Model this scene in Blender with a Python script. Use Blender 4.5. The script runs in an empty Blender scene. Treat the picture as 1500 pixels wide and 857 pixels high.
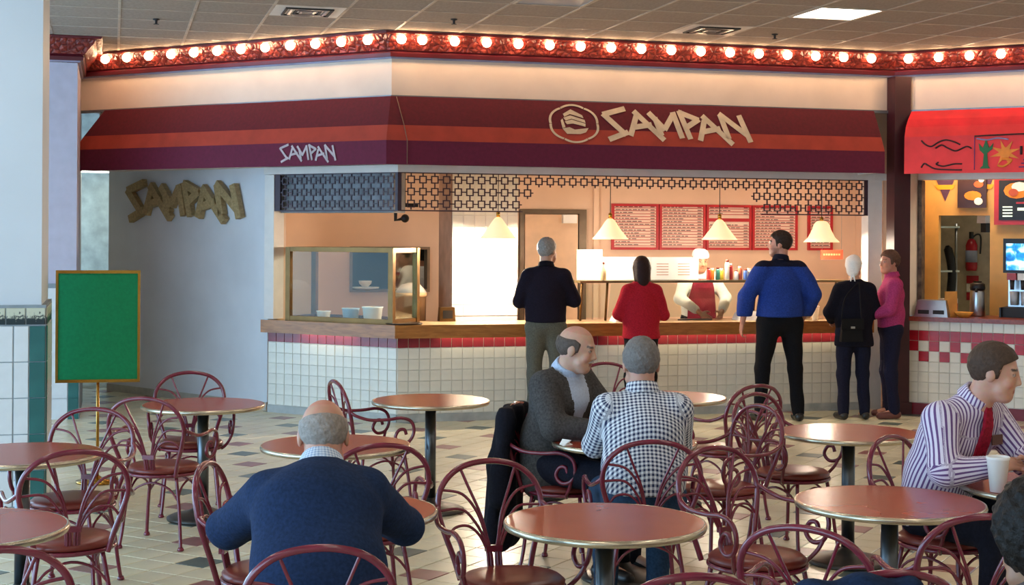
import bpy, math, random
import numpy as np
from mathutils import Vector, Matrix
random.seed(7)
SC = bpy.context.scene
COL = SC.collection

# ------------------------------------------------------------------ camera
HEAD = math.radians(15.2)
cd = bpy.data.cameras.new('camera'); cam = bpy.data.objects.new('camera', cd); COL.objects.link(cam)
cd.sensor_width = 36.0; cd.lens = 36.0*2150/1500
cd.shift_y = -(428.5-343.0)/1500.0
cd.clip_start = 0.05; cd.clip_end = 200
cam.location = (0, 0, 1.8)
cam.matrix_world = (Matrix.Translation((0, 0, 1.8)) @ Matrix.Rotation(-HEAD, 4, 'Z')
                    @ Matrix.Rotation(math.radians(90), 4, 'X') @ Matrix.Rotation(math.radians(0.35), 4, 'Z'))
SC.camera = cam
SC.view_settings.view_transform = 'Standard'
SC.view_settings.look = 'None'
SC.view_settings.gamma = 1.0
SC.view_settings.use_curve_mapping = False
SC.view_settings.exposure = 0.62
# ------------------------------------------------------------------ daylight
wd = bpy.data.worlds.new('daylight'); SC.world = wd; wd.use_nodes = True
wd.node_tree.nodes['Background'].inputs[0].default_value = (0.42, 0.70, 1.0, 1)
wd.node_tree.nodes['Background'].inputs[1].default_value = 4.2

# ------------------------------------------------------------------ materials
def lin(h):
    if isinstance(h, str):
        h = h.lstrip('#'); c = [int(h[i:i+2], 16)/255 for i in (0, 2, 4)]
    else: c = h
    return tuple((v/12.92 if v <= .04045 else ((v+.055)/1.055)**2.4) for v in c)+(1,)
class NT:
    def __init__(s, m): s.t = m.node_tree; s.n = s.t.nodes; s.l = s.t.links
    def add(s, typ, **kw):
        n = s.n.new(typ)
        for k, v in kw.items():
            if k.startswith('i_'):
                n.inputs[k[2:].replace('_', ' ')].default_value = v
            else: setattr(n, k, v)
        return n
    def link(s, a, b): s.l.new(a, b)
MATS = {}
def mat(name, col, rough=.6, metal=0, var=.06, scale=8., bump=0., bscale=60., emit=None, estr=0, spec=.5, coat=0, col2=None, trans=0, alpha=1):
    if name in MATS: return MATS[name]
    m = bpy.data.materials.new(name); m.use_nodes = True
    t = NT(m); b = t.n['Principled BSDF']
    c = lin(col)
    b.inputs['Roughness'].default_value = rough; b.inputs['Metallic'].default_value = metal
    b.inputs['Specular IOR Level'].default_value = spec
    b.inputs['Coat Weight'].default_value = coat
    b.inputs['Transmission Weight'].default_value = trans
    tc = t.add('ShaderNodeTexCoord')
    if var > 0 or col2 is not None:
        nz = t.add('ShaderNodeTexNoise'); nz.inputs['Scale'].default_value = scale; nz.inputs['Detail'].default_value = 4
        t.link(tc.outputs['Object'], nz.inputs['Vector'])
        mx = t.add('ShaderNodeMix', data_type='RGBA')
        c2 = lin(col2) if col2 is not None else tuple(min(1, v*(1+var*3)) for v in c[:3])+(1,)
        c1 = c if col2 is not None else tuple(v*(1-var*3) for v in c[:3])+(1,)
        mx.inputs['A'].default_value = c1; mx.inputs['B'].default_value = c2
        mr = t.add('ShaderNodeMapRange'); mr.inputs['From Min'].default_value = .3; mr.inputs['From Max'].default_value = .7
        t.link(nz.outputs['Fac'], mr.inputs['Value']); t.link(mr.outputs['Result'], mx.inputs['Factor'])
        t.link(mx.outputs['Result'], b.inputs['Base Color'])
    else: b.inputs['Base Color'].default_value = c
    if bump > 0:
        n2 = t.add('ShaderNodeTexNoise'); n2.inputs['Scale'].default_value = bscale; n2.inputs['Detail'].default_value = 3
        t.link(tc.outputs['Object'], n2.inputs['Vector'])
        bp = t.add('ShaderNodeBump'); bp.inputs['Strength'].default_value = bump; bp.inputs['Distance'].default_value = .01
        t.link(n2.outputs['Fac'], bp.inputs['Height']); t.link(bp.outputs['Normal'], b.inputs['Normal'])
    if emit is not None:
        b.inputs['Emission Color'].default_value = lin(emit); b.inputs['Emission Strength'].default_value = estr
    MATS[name] = m
    return m
def mat_glass(name, tint=(.9, .95, .93), amount=.12):
    m = bpy.data.materials.new(name); m.use_nodes = True; t = NT(m)
    for n in list(t.n): t.n.remove(n)
    o = t.add('ShaderNodeOutputMaterial'); tr = t.add('ShaderNodeBsdfTransparent'); gl = t.add('ShaderNodeBsdfGlossy')
    tr.inputs[0].default_value = tint+(1,); gl.inputs['Roughness'].default_value = .03
    fr = t.add('ShaderNodeFresnel'); fr.inputs['IOR'].default_value = 1.45
    ma = t.add('ShaderNodeMath', operation='MULTIPLY_ADD'); ma.inputs[1].default_value = .3; ma.inputs[2].default_value = 0.0
    mx = t.add('ShaderNodeMixShader'); t.link(fr.outputs[0], ma.inputs[0]); t.link(ma.outputs[0], mx.inputs[0])
    t.link(tr.outputs[0], mx.inputs[1]); t.link(gl.outputs[0], mx.inputs[2]); t.link(mx.outputs[0], o.inputs[0])
    MATS[name] = m
    return m
def mat_wood(name, c1, c2, rough=.35, scale=(1, 14, 14)):
    m = bpy.data.materials.new(name); m.use_nodes = True; t = NT(m); b = t.n['Principled BSDF']
    tc = t.add('ShaderNodeTexCoord'); mp = t.add('ShaderNodeMapping'); mp.inputs['Scale'].default_value = scale
    nz = t.add('ShaderNodeTexNoise'); nz.inputs['Scale'].default_value = 3; nz.inputs['Detail'].default_value = 5; nz.inputs['Distortion'].default_value = .6
    t.link(tc.outputs['Object'], mp.inputs[0]); t.link(mp.outputs[0], nz.inputs['Vector'])
    rp = t.add('ShaderNodeValToRGB'); rp.color_ramp.elements[0].position = .35; rp.color_ramp.elements[1].position = .65
    rp.color_ramp.elements[0].color = lin(c1); rp.color_ramp.elements[1].color = lin(c2)
    t.link(nz.outputs['Fac'], rp.inputs[0]); t.link(rp.outputs[0], b.inputs['Base Color'])
    b.inputs['Roughness'].default_value = rough
    MATS[name] = m
    return m

# ------------------------------------------------------------------ mesh helpers
class MB:
    def __init__(s): s.v = []; s.f = []; s.mi = []; s.sm = []
    def face(s, idx, mi=0, sm=False): s.f.append(tuple(idx)); s.mi.append(mi); s.sm.append(sm)
    def poly(s, pts, mi=0):
        b = len(s.v); s.v += [tuple(p) for p in pts]; s.face(range(b, b+len(pts)), mi)
    def box(s, lo, hi, M=None, mi=0):
        p = [(x, y, z) for x in (lo[0], hi[0]) for y in (lo[1], hi[1]) for z in (lo[2], hi[2])]
        if M is not None: p = [tuple(M @ Vector(q)) for q in p]
        b = len(s.v); s.v += p
        for q in ((0, 1, 3, 2), (4, 6, 7, 5), (0, 4, 5, 1), (2, 3, 7, 6), (0, 2, 6, 4), (1, 5, 7, 3)): s.face([b+i for i in q], mi)
        return s
    def frustum(s, lo, hi, inset, M=None, mi=0):
        # box whose top face (z=hi) is inset: a bevelled slab
        x0, y0, z0 = lo; x1, y1, z1 = hi; i = inset
        p = [(x0, y0, z0), (x1, y0, z0), (x1, y1, z0), (x0, y1, z0), (x0+i, y0+i, z1), (x1-i, y0+i, z1), (x1-i, y1-i, z1), (x0+i, y1-i, z1)]
        if M is not None: p = [tuple(M @ Vector(q)) for q in p]
        b = len(s.v); s.v += p
        for q in ((3, 2, 1, 0), (4, 5, 6, 7), (0, 1, 5, 4), (1, 2, 6, 5), (2, 3, 7, 6), (3, 0, 4, 7)): s.face([b+k for k in q], mi)
        return s
    def prism(s, pts, n, thick, mi=0):
        # polygon pts (3d, ccw seen against n) extruded along n
        n = Vector(n); a = [Vector(p) for p in pts]; k = len(a); b = len(s.v)
        s.v += [tuple(p) for p in a]+[tuple(p+n*thick) for p in a]
        s.face([b+i for i in range(k)][::-1], mi); s.face([b+k+i for i in range(k)], mi)
        for i in range(k): s.face((b+i, b+(i+1) % k, b+k+(i+1) % k, b+k+i), mi)
        return s
    def tube(s, path, r, seg=8, mi=0, cap=True, closed=False):
        P = [Vector(p) for p in path]; n = len(P)
        rr = r if isinstance(r, (list, tuple)) else [r]*n
        b = len(s.v); prev = None
        for i, p in enumerate(P):
            if closed: t = P[(i+1) % n]-P[i-1]
            else: t = (P[min(i+1, n-1)]-P[max(i-1, 0)])
            t.normalize()
            if prev is None:
                a = Vector((0, 0, 1)) if abs(t.z) < .9 else Vector((1, 0, 0))
                u = t.cross(a).normalized()
            else:
                u = prev-t*prev.dot(t)
                u = u.normalized() if u.length > 1e-6 else t.orthogonal().normalized()
            prev = u; w = t.cross(u)
            for k in range(seg):
                an = 2*math.pi*k/seg
                s.v.append(tuple(p+(u*math.cos(an)+w*math.sin(an))*rr[i]))
        m = n if closed else n-1
        for i in range(m):
            j = (i+1) % n
            for k in range(seg):
                s.face((b+i*seg+k, b+i*seg+(k+1) % seg, b+j*seg+(k+1) % seg, b+j*seg+k), mi, True)
        if cap and not closed:
            s.face([b+k for k in range(seg)][::-1], mi); s.face([b+(n-1)*seg+k for k in range(seg)], mi)
        return s
    def lathe(s, prof, seg=24, c=(0, 0, 0), mi=0, sm=True, M=None):
        b = len(s.v); n = len(prof)
        for (r, z) in prof:
            for k in range(seg):
                a = 2*math.pi*k/seg
                q = Vector((c[0]+r*math.cos(a), c[1]+r*math.sin(a), c[2]+z))
                s.v.append(tuple(M @ q if M is not None else q))
        for i in range(n-1):
            for k in range(seg):
                s.face((b+i*seg+k, b+i*seg+(k+1) % seg, b+(i+1)*seg+(k+1) % seg, b+(i+1)*seg+k), mi, sm)
        s.face([b+k for k in range(seg)][::-1], mi); s.face([b+(n-1)*seg+k for k in range(seg)], mi)
        return s
    def ball(s, c, r, seg=12, rings=8, mi=0, sc=(1, 1, 1)):
        b = len(s.v)
        for i in range(1, rings):
            th = math.pi*i/rings
            for k in range(seg):
                a = 2*math.pi*k/seg
                s.v.append((c[0]+r*sc[0]*math.sin(th)*math.cos(a), c[1]+r*sc[1]*math.sin(th)*math.sin(a), c[2]-r*sc[2]*math.cos(th)))
        lo = len(s.v); s.v += [(c[0], c[1], c[2]-r*sc[2]), (c[0], c[1], c[2]+r*sc[2])]
        for i in range(rings-2):
            for k in range(seg):
                s.face((b+i*seg+k, b+i*seg+(k+1) % seg, b+(i+1)*seg+(k+1) % seg, b+(i+1)*seg+k), mi, True)
        for k in range(seg):
            s.face((lo, b+(k+1) % seg, b+k), mi, True)
            s.face((lo+1, b+(rings-2)*seg+k, b+(rings-2)*seg+(k+1) % seg), mi, True)
        return s
    def mesh(s, name):
        me = bpy.data.meshes.new(name); me.from_pydata(s.v, [], s.f)
        me.polygons.foreach_set('material_index', s.mi); me.polygons.foreach_set('use_smooth', s.sm)
        me.update()
        return me
    def build(s, name, mats, parent=None, **kw):
        me = s.mesh(name)
        for m in (mats if isinstance(mats, (list, tuple)) else [mats]): me.materials.append(m)
        return link(me, name, parent, **kw)
def link(me, name, parent=None, loc=None, rz=None, label=None, cat=None, group=None, kind=None):
    o = bpy.data.objects.new(name, me); COL.objects.link(o)
    if parent is not None: o.parent = parent
    if loc is not None: o.location = loc
    if rz is not None: o.rotation_euler = (0, 0, rz)
    return tag(o, label, cat, group, kind)
def tag(o, label=None, cat=None, group=None, kind=None):
    for k, v in (('label', label), ('category', cat), ('group', group), ('kind', kind)):
        if v: o[k] = v
    return o
def empty(name, loc=(0, 0, 0), rz=0, label=None, cat=None, group=None, kind=None):
    return link(None, name, None, loc, rz, label, cat, group, kind)
def copy_tree(o, parent=None):
    c = o.copy(); COL.objects.link(c); c.parent = parent
    for ch in o.children: copy_tree(ch, c)
    return c
def cr(pts, n=6, closed=False):
    # catmull-rom
    P = [Vector(p) for p in pts]; out = []; k = len(P)
    for i in range(k if closed else k-1):
        if closed: a, b, c, d = P[i-1], P[i], P[(i+1) % k], P[(i+2) % k]
        else: a, b, c, d = P[max(i-1, 0)], P[i], P[i+1], P[min(i+2, k-1)]
        for j in range(n):
            t = j/n
            out.append(.5*((2*b)+(c-a)*t+(2*a-5*b+4*c-d)*t*t+(3*b-a-3*c+d)*t**3))
    if not closed: out.append(P[-1])
    return out
def facing(v): return math.atan2(-v[0], v[1])     # z rotation that turns local +Y to v

# ------------------------------------------------------------------ plan of the place
S2 = math.sqrt(.5)
A = Vector((2.614, 13.766)); C = Vector((7.82, 13.766))
DL = Vector((-S2, S2)); NL = Vector((-S2, -S2)); D3 = Vector((S2, -S2))
def LW(l, o, z):   # left wing: along, outward, up
    p = A+DL*l+NL*o; return Vector((p.x, p.y, z))
def RW(x, o, z): return Vector((x, A.y-o, z))
def W3(l, o, z):
    p = C+D3*l+NL*o; return Vector((p.x, p.y, z))
ML = Matrix(((DL.x, NL.x, 0, A.x), (DL.y, NL.y, 0, A.y), (0, 0, 1, 0), (0, 0, 0, 1)))
MR = Matrix(((1, 0, 0, 0), (0, -1, 0, A.y), (0, 0, 1, 0), (0, 0, 0, 1)))
M3 = Matrix(((D3.x, NL.x, 0, C.x), (D3.y, NL.y, 0, C.y), (0, 0, 1, 0), (0, 0, 0, 1)))
def sweep(mb, path, prof, mis=None, closed=False, cap=True):
    # path: list of (x,y); prof: list of (outward,z). outward is to the right-hand side facing the camera
    P = [Vector(p) for p in path]; n = len(P); k = len(prof); b = len(mb.v)
    for i, p in enumerate(P):
        def nrm(a, c):
            d = (c-a).normalized(); return Vector((d.y, -d.x))
        if i == 0: m = nrm(P[0], P[1])
        elif i == n-1: m = nrm(P[-2], P[-1])
        else:
            n1, n2 = nrm(P[i-1], p), nrm(p, P[i+1]); m = (n1+n2).normalized(); m = m/m.dot(n1)
        for (o, z) in prof: q = p+m*o; mb.v.append((q.x, q.y, z))
    kk = k if closed else k-1
    for i in range(n-1):
        for j in range(kk):
            j2 = (j+1) % k
            mb.face((b+i*k+j, b+i*k+j2, b+(i+1)*k+j2, b+(i+1)*k+j), 0 if mis is None else mis[j])
    if closed and cap:
        mb.face([b+j for j in range(k)][::-1]); mb.face([b+(n-1)*k+j for j in range(k)])
    return mb

# materials used widely
M_white = mat('white_paint', '#e8e0d8', .55, var=.015)
M_fascia = mat('fascia_paint', '#e9d3c0', .5, var=.02, scale=3)
M_cream = mat('cream_floor_tile', '#ddd4b4', .28, var=.05, scale=2.2, col2=None)
M_grout = mat('floor_grout', '#a79f8c', .8)
M_redt = mat('red_floor_tile', '#92605c', .3, var=.05)
M_greent = mat('green_floor_tile', '#56655f', .3, var=.05)
M_ceil = mat('ceiling_tile_board', '#a09083', .9, var=.05, scale=40, bump=.15, bscale=120)
M_bar = mat('ceiling_bar', '#bcac9c', .5)
M_brass = mat('brass', '#b98b3e', .25, metal=1, var=.03)
M_steel = mat('brushed_steel', '#b8bcc0', .28, metal=1, var=.04)
M_dsteel = mat('dark_pole_steel', '#5f6468', .3, metal=1, var=.04)
M_maroon = mat('maroon_enamel', '#741f33', .24, var=.05, scale=20, coat=.5)
M_seat = mat('seat_vinyl', '#7c3026', .3, var=.06)
M_black = mat('black_plastic', '#141316', .45)
M_dark = mat('dark_grey', '#2b2a2c', .6)
M_glass = mat_glass('clear_glass')
M_paper = mat('white_paper', '#f4f2ec', .7, var=.01)

# ------------------------------------------------------------------ floor
TS = .1989; SP = TS*math.sqrt(2)*2; X0, Y0 = .473, 7.610
fl = MB().box((-7, -5, -.12), (15, 19.5, -.004)).build('floor', M_grout, kind='structure')
def tile_mesh(nm, m):
    h = TS/2-.003
    mb = MB().frustum((-h, -h, -.004), (h, h, 0), .0025)
    me = mb.mesh(nm); me.materials.append(m); return me
t_c, t_r, t_g = tile_mesh('cream_tile', M_cream), tile_mesh('red_tile', M_redt), tile_mesh('green_tile', M_greent)
fwd = Vector((math.sin(HEAD), math.cos(HEAD))); rgt = Vector((math.cos(HEAD), -math.sin(HEAD)))
def inview(x, y, z, mx=30):
    d = x*fwd.x+y*fwd.y
    if d < 1: return None
    px = 750+2150*(x*rgt.x+y*rgt.y)/d; py = 343-2150*(z-1.8)/d
    return d if -mx < px < 1500+mx and -mx < py < 857+mx else None
def behind(x, y, o=.05):   # inside one of the shops
    p = Vector((x, y))
    if x <= A.x: return (p-A).dot(NL) < -o
    if x <= C.x: return y > A.y+o
    return (p-C).dot(NL) < -.3+o
cells = []; rest = MB()
hs = TS*math.sqrt(2)/2
N = 70
for a in range(-N, N):
    for b in range(-N, N):
        x = X0+(a-b)*hs; y = Y0+(a+b)*hs
        if not (-6.5 < x < 14 and -4 < y < 17.5): continue
        u, v = a-b, a+b
        col = None
        if u % 4 == 0 and v % 4 == 0: col = 'r' if ((u//4)+(v//4)) % 2 == 0 else 'g'
        d = inview(x, y, 0)
        cells.append((d if d and not behind(x, y, -.05) else 99, x, y, col))
cells.sort()
nc = 0; ncol = {'r': 0, 'g': 0}
h = TS/2-.003
for d, x, y, col in cells:
    if col and d < 90 and ncol[col] < 300:
        ncol[col] += 1
        o = link(t_r if col == 'r' else t_g, 'red_tile' if col == 'r' else 'green_tile', fl, (x, y, 0), math.pi/4)
    elif col is None and nc < 300 and d < 90:
        nc += 1
        link(t_c, 'cream_tile', fl, (x, y, 0), math.pi/4)
    else:
        M = Matrix.Translation((x, y, 0)) @ Matrix.Rotation(math.pi/4, 4, 'Z')
        rest.frustum((-h, -h, -.004), (h, h, 0), .0025, M, {'r': 1, 'g': 2}.get(col, 0))
rest.build('tile_field', [M_cream, M_redt, M_greent], fl, kind='stuff')

# ------------------------------------------------------------------ ceiling
ZC = 3.66; GX, GY, GP = .04, 11.45, .6096
ce = MB().box((-7, -5, ZC+.02), (15, 19.5, ZC+.1)).build('ceiling', M_ceil, kind='structure')
tm = MB(); g = GP/2-.012
tm.box((-g, -g, .004), (g, g, .02)); ct_me = tm.mesh('ceiling_tile'); ct_me.materials.append(M_ceil)
LIGHTS = set(); OFF = {(5, -1)}
for i in range(-11, 24, 4):
    for j in range(-25, 0, 4): LIGHTS.add((i, j))
# the lit panel in view sits in cell (9, -1)
VENTS = {(2, 1), (8, 1)}
cf = MB(); bars = MB()
for i in range(-11, 24):
    for j in range(-26, 13):
        x, y = GX+(i+.5)*GP, GY+(j+.5)*GP
        if (i, j) in LIGHTS or (i, j) in OFF or (i, j) in VENTS: continue
        d = inview(x, y, ZC, 60)
        if d and not behind(x, y, -.2): link(ct_me, 'ceiling_tile', ce, (x, y, ZC))
        else: cf.box((x-g, y-g, ZC+.004), (x+g, y+g, ZC+.02))
cf.build('tile_field', M_ceil, ce, kind='stuff')
for i in range(-11, 25): bars.box((GX+i*GP-.012, -4.5, ZC), (GX+i*GP+.012, 19.2, ZC+.02))
for j in range(-26, 14): bars.box((-6.7, GY+j*GP-.012, ZC), (14.7, GY+j*GP+.012, ZC+.02))
bars.build('grid_bars', M_bar, ce)
M_lamp = mat('fluorescent_diffuser', '#ffffff', .5, var=0, emit='#fff4e6', estr=6.0)
M_lampoff = mat('unlit_diffuser', '#8d98a4', .3, var=.02)
def panel(i, j, lit=True, lab=None):
    x, y = GX+(i+.5)*GP, GY+(j+.5)*GP
    e = empty('ceiling_light', (x, y, ZC), label=lab, cat='light', group='square ceiling light panels')
    fr = MB(); k = GP/2-.012
    for lo, hi in (((-k, -k), (k, -k+.02)), ((-k, k-.02), (k, k)), ((-k, -k+.02), (-k+.02, k-.02)), ((k-.02, -k+.02), (k, k-.02))):
        fr.box((lo[0], lo[1], -.004), (hi[0], hi[1], .019))
    fr.build('frame', M_bar, e)
    MB().box((-k+.02, -k+.02, .002), (k-.02, k-.02, .012)).build('diffuser', M_lamp if lit else M_lampoff, e)
for (i, j) in sorted(LIGHTS):
    if (i, j) in OFF or (i < -6): continue
    panel(i, j, True, 'lit square fluorescent panel in the ceiling between the air vent and the red awning' if (i, j) == (9, -1) else 'lit square fluorescent panel set into the ceiling grid')
panel(5, -1, False, 'unlit bluish grey light panel set into the ceiling grid')
for (i, j), lab in (((2, 1), 'white slotted air vent in the ceiling above the left awning'), ((8, 1), 'white slotted air vent in the ceiling nearest the lit panel')):
    x, y = GX+(i+.5)*GP, GY+(j+.5)*GP
    e = empty('air_vent', (x, y, ZC), label=lab, cat='vent', group='ceiling air vents')
    MB().box((-.29, -.29, .0), (.29, .29, .018)).build('plate', M_white, e)
    for q in range(4):
        s_ = .20-.045*q
        sl = MB()
        for lo, hi in (((-s_, -s_), (s_, -s_+.02)), ((-s_, s_-.02), (s_, s_)), ((-s_, -s_+.02), (-s_+.02, s_-.02)), ((s_-.02, -s_+.02), (s_, s_-.02))):
            sl.box((lo[0], lo[1], -.012), (hi[0], hi[1], -.0005))
        sl.build('slot_ring', M_dark if q % 2 == 0 else M_steel, e)
for x, y, lab in ((.352, 13.194, 'above the lettered white wall'), (2.838, 12.406, 'above the awning corner'), (5.879, 12.434, 'behind the lit ceiling panel')):
    e = empty('sprinkler_head', (x, y, ZC), label='small dark sprinkler head on the ceiling '+lab, cat='sprinkler', group='sprinkler heads')
    MB().lathe([(.03, 0), (.03, -.008), (.012, -.012), (.01, -.04)], 10).build('stem', M_dark, e)
    MB().lathe([(.024, -.042), (.024, -.046)], 10).build('deflector', M_dark, e)

MB().box((-7, -5.2, 0), (15, -5, 3.75)).build('wall_rear', mat('hall_paint', '#cdbfae', .6), kind='structure')
MB().box((15, -5, 0), (15.2, 12, 3.75)).build('wall_right', MATS['hall_paint'], kind='structure')
# ------------------------------------------------------------------ facade shell
LEND = 3.93
PLft = A+DL*LEND; E3 = C+D3*4.6
MAIN = [tuple(PLft), tuple(A), tuple(C), tuple(E3)]
M_header = mat('header_paint', '#cfc8c2', .6)
sweep(MB(), MAIN, [(.3, 3.08), (.3, 3.45), (-.1, 3.45), (-.1, 3.66), (-.25, 3.66), (-.25, 2.46), (-.02, 2.46), (-.02, 3.08)], closed=True).build('wall_fascia', M_fascia, kind='structure')
# grey drip trim along the bottom of the fascia, lintel under the awnings
sweep(MB(), MAIN, [(.29, 3.055), (.325, 3.055), (.325, 3.085), (.29, 3.085)], closed=True).build('trim_1', mat('grey_metal_trim', '#7c7f84', .3, metal=.7), kind='structure')
sweep(MB(), [tuple(A+DL*1.62), tuple(A), tuple(C)], [(-.12, 2.385), (.015, 2.385), (.015, 2.455), (-.12, 2.455)], closed=True).build('trim_2', M_white, kind='structure')
sweep(MB(), [tuple(C), tuple(E3)], [(-.12, 2.385), (.015, 2.385), (.015, 2.455), (-.12, 2.455)], closed=True).build('trim_3', M_white, kind='structure')

# crown moulding with ornate red and gold relief
def mat_ornate():
    m = bpy.data.materials.new('ornate_red_moulding'); m.use_nodes = True; t = NT(m); b = t.n['Principled BSDF']
    tc = t.add('ShaderNodeTexCoord')
    vo = t.add('ShaderNodeTexVoronoi', feature='DISTANCE_TO_EDGE'); vo.inputs['Scale'].default_value = 16
    nz = t.add('ShaderNodeTexNoise'); nz.inputs['Scale'].default_value = 30; nz.inputs['Detail'].default_value = 5
    t.link(tc.outputs['Object'], vo.inputs['Vector']); t.link(tc.outputs['Object'], nz.inputs['Vector'])
    ad = t.add('ShaderNodeMath', operation='MULTIPLY_ADD'); t.link(vo.outputs['Distance'], ad.inputs[0]); ad.inputs[1].default_value = 2.2
    t.link(nz.outputs['Fac'], ad.inputs[2])
    rp = t.add('ShaderNodeValToRGB'); e = rp.color_ramp.elements
    e[0].position = .40; e[0].color = lin('#5a1216'); e[1].position = 1.0; e[1].color = lin('#94382c')
    t.link(ad.outputs[0], rp.inputs[0]); t.link(rp.outputs[0], b.inputs['Base Color'])
    bp = t.add('ShaderNodeBump'); bp.inputs['Strength'].default_value = .8; bp.inputs['Distance'].default_value = .02
    t.link(ad.outputs[0], bp.inputs['Height']); t.link(bp.outputs['Normal'], b.inputs['Normal'])
    b.inputs['Roughness'].default_value = .35
    return m
M_orn = mat_ornate(); M_mar2 = mat('dark_maroon_paint', '#5b1420', .4, var=.05); M_lav = mat('lavender_trim', '#a9a0b8', .5)
cprof = [(.30, 3.425), (.325, 3.425), (.325, 3.44), (.35, 3.44), (.36, 3.475), (.35, 3.49), (.37, 3.50), (.40, 3.54), (.45, 3.59), (.47, 3.63), (.52, 3.635), (.53, 3.655), (.28, 3.655)]
cmi = [2, 2, 1, 1, 1, 1, 0, 0, 0, 0, 1, 1, 1]
sweep(MB(), MAIN, cprof, cmi, closed=True).build('trim_4', [M_orn, M_mar2, M_lav], kind='structure')
# bulbs
M_bulb = mat('warm_bulb_glass', '#fff6e8', .3, var=0, emit='#ffd4a4', estr=22.0)
bg = MB().ball((0, 0, -.036), .044, 16, 12); bg_me = bg.mesh('globe'); bg_me.materials.append(M_bulb)
bs = MB().lathe([(.02, .006), (.02, .028), (.014, .03)], 12); bs_me = bs.mesh('socket'); bs_me.materials.append(M_brass)
def bulb(p, lab):
    e = empty('marquee_bulb', p, label=lab, cat='light bulb', group='round bulbs along the red cornice')
    link(bg_me, 'globe', e); link(bs_me, 'socket', e)
for k in range(13): bulb(LW(.02+.302*k, .485, 3.622), 'round glowing bulb under the cornice over the wall lettering side')
bulb(RW(2.545, .485, 3.622), 'round glowing bulb under the cornice at the awning corner')
for k in range(16): bulb(RW(2.74+.3065*k, .485, 3.622), 'round glowing bulb under the cornice over the long front awning')
for k in range(7): bulb(W3(.02+.3*k, .485, 3.622), 'round glowing bulb under the cornice over the bright red awning')

# ------------------------------------------------------------------ awnings
M_aw1 = mat('burgundy_canvas', '#5e0a1e', .8, var=.05, scale=30); M_aw2 = mat('rust_canvas', '#a83c2c', .8, var=.05, scale=6); M_aw3 = mat('plum_canvas', '#6a1434', .8, var=.04, scale=30)
def awning(paths, bands, ends, name, label, shift=None):
    # paths: polyline builder by outward distance -> list of points along the wing(s)
    e = empty(name, paths(0, 0)[0]+(0,) if False else (0, 0, 0), label=label, cat='awning')
    return e
def aw_line(o, z):
    # points of the burgundy awning at outward o, z; ends flare outward with o
    fl_ = (o-.33)/.17
    mitre = Vector((-.3827, -.9239))/math.cos(math.radians(22.5))
    p1 = A+DL*(3.50+.26*fl_)+NL*o; p2 = A+mitre*o; p3 = Vector((7.455+.03*fl_, A.y-o))
    return [Vector((p.x, p.y, z)) for p in (p1, p2, p3)]
def strip(mb, a, b, mi=0):
    k = len(mb.v); mb.v += [tuple(p) for p in a]+[tuple(p) for p in b]; n = len(a)
    for i in range(n-1): mb.face((k+n+i, k+n+i+1, k+i+1, k+i), mi)
aw = empty('storefront_awning', (A.x, A.y-.3, 2.44), label='burgundy fabric awning with a rust stripe and cream lettering over the counter', cat='awning')
def localise(mb, e):
    L = e.location; mb.v = [(v[0]-L[0], v[1]-L[1], v[2]-L[2]) for v in mb.v]; return mb
T = .012
def aw_band(nm, o1, z1, o2, z2, m):
    mb = MB()
    a, b = aw_line(o1, z1), aw_line(o2, z2)
    ai, bi = aw_line(o1-T, z1), aw_line(o2-T, z2)
    strip(mb, a, b); strip(mb, b, bi); strip(mb, bi, ai); strip(mb, ai, a)
    for j in (0, 2):
        k = len(mb.v); mb.v += [tuple(q[j]) for q in (a, b, bi, ai)]; mb.face((k, k+1, k+2, k+3))
    return localise(mb, aw).build(nm, m, aw)
aw_band('top_panel', .33, 3.075, .446, 2.80, M_aw1)
aw_band('stripe_panel', .446, 2.80, .50, 2.655, M_aw2)
aw_band('valance', .50, 2.655, .502, 2.435, M_aw3)
for j, nm in ((0, 'end_panel'), (2, 'end_panel')):
    a, b, c = aw_line(.33, 3.07)[j], aw_line(.50, 2.655)[j], aw_line(.50, 2.44)[j]
    w1 = a.copy(); w1.z = 2.44
    n = (DL if j == 0 else Vector((1, 0))); n = Vector((n.x, n.y, 0))
    bb = LW(3.5, .02, 2.44) if j == 0 else RW(7.45, .02, 2.44); bt = bb.copy(); bt.z = 3.06
    mb = MB(); mb.prism([bt, a, b, c, bb], -n, .01); localise(mb, aw).build(nm, M_header if j == 0 else M_header, aw)
MB_seam = MB().tube([RW(2.53, .335, 3.07), RW(2.58, .455, 2.80), RW(2.60, .508, 2.655), RW(2.60, .509, 2.44)], .004, 6)
localise(MB_seam, aw).build('seam', mat('seam_thread', '#8a6a5a', .8), aw)

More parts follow.
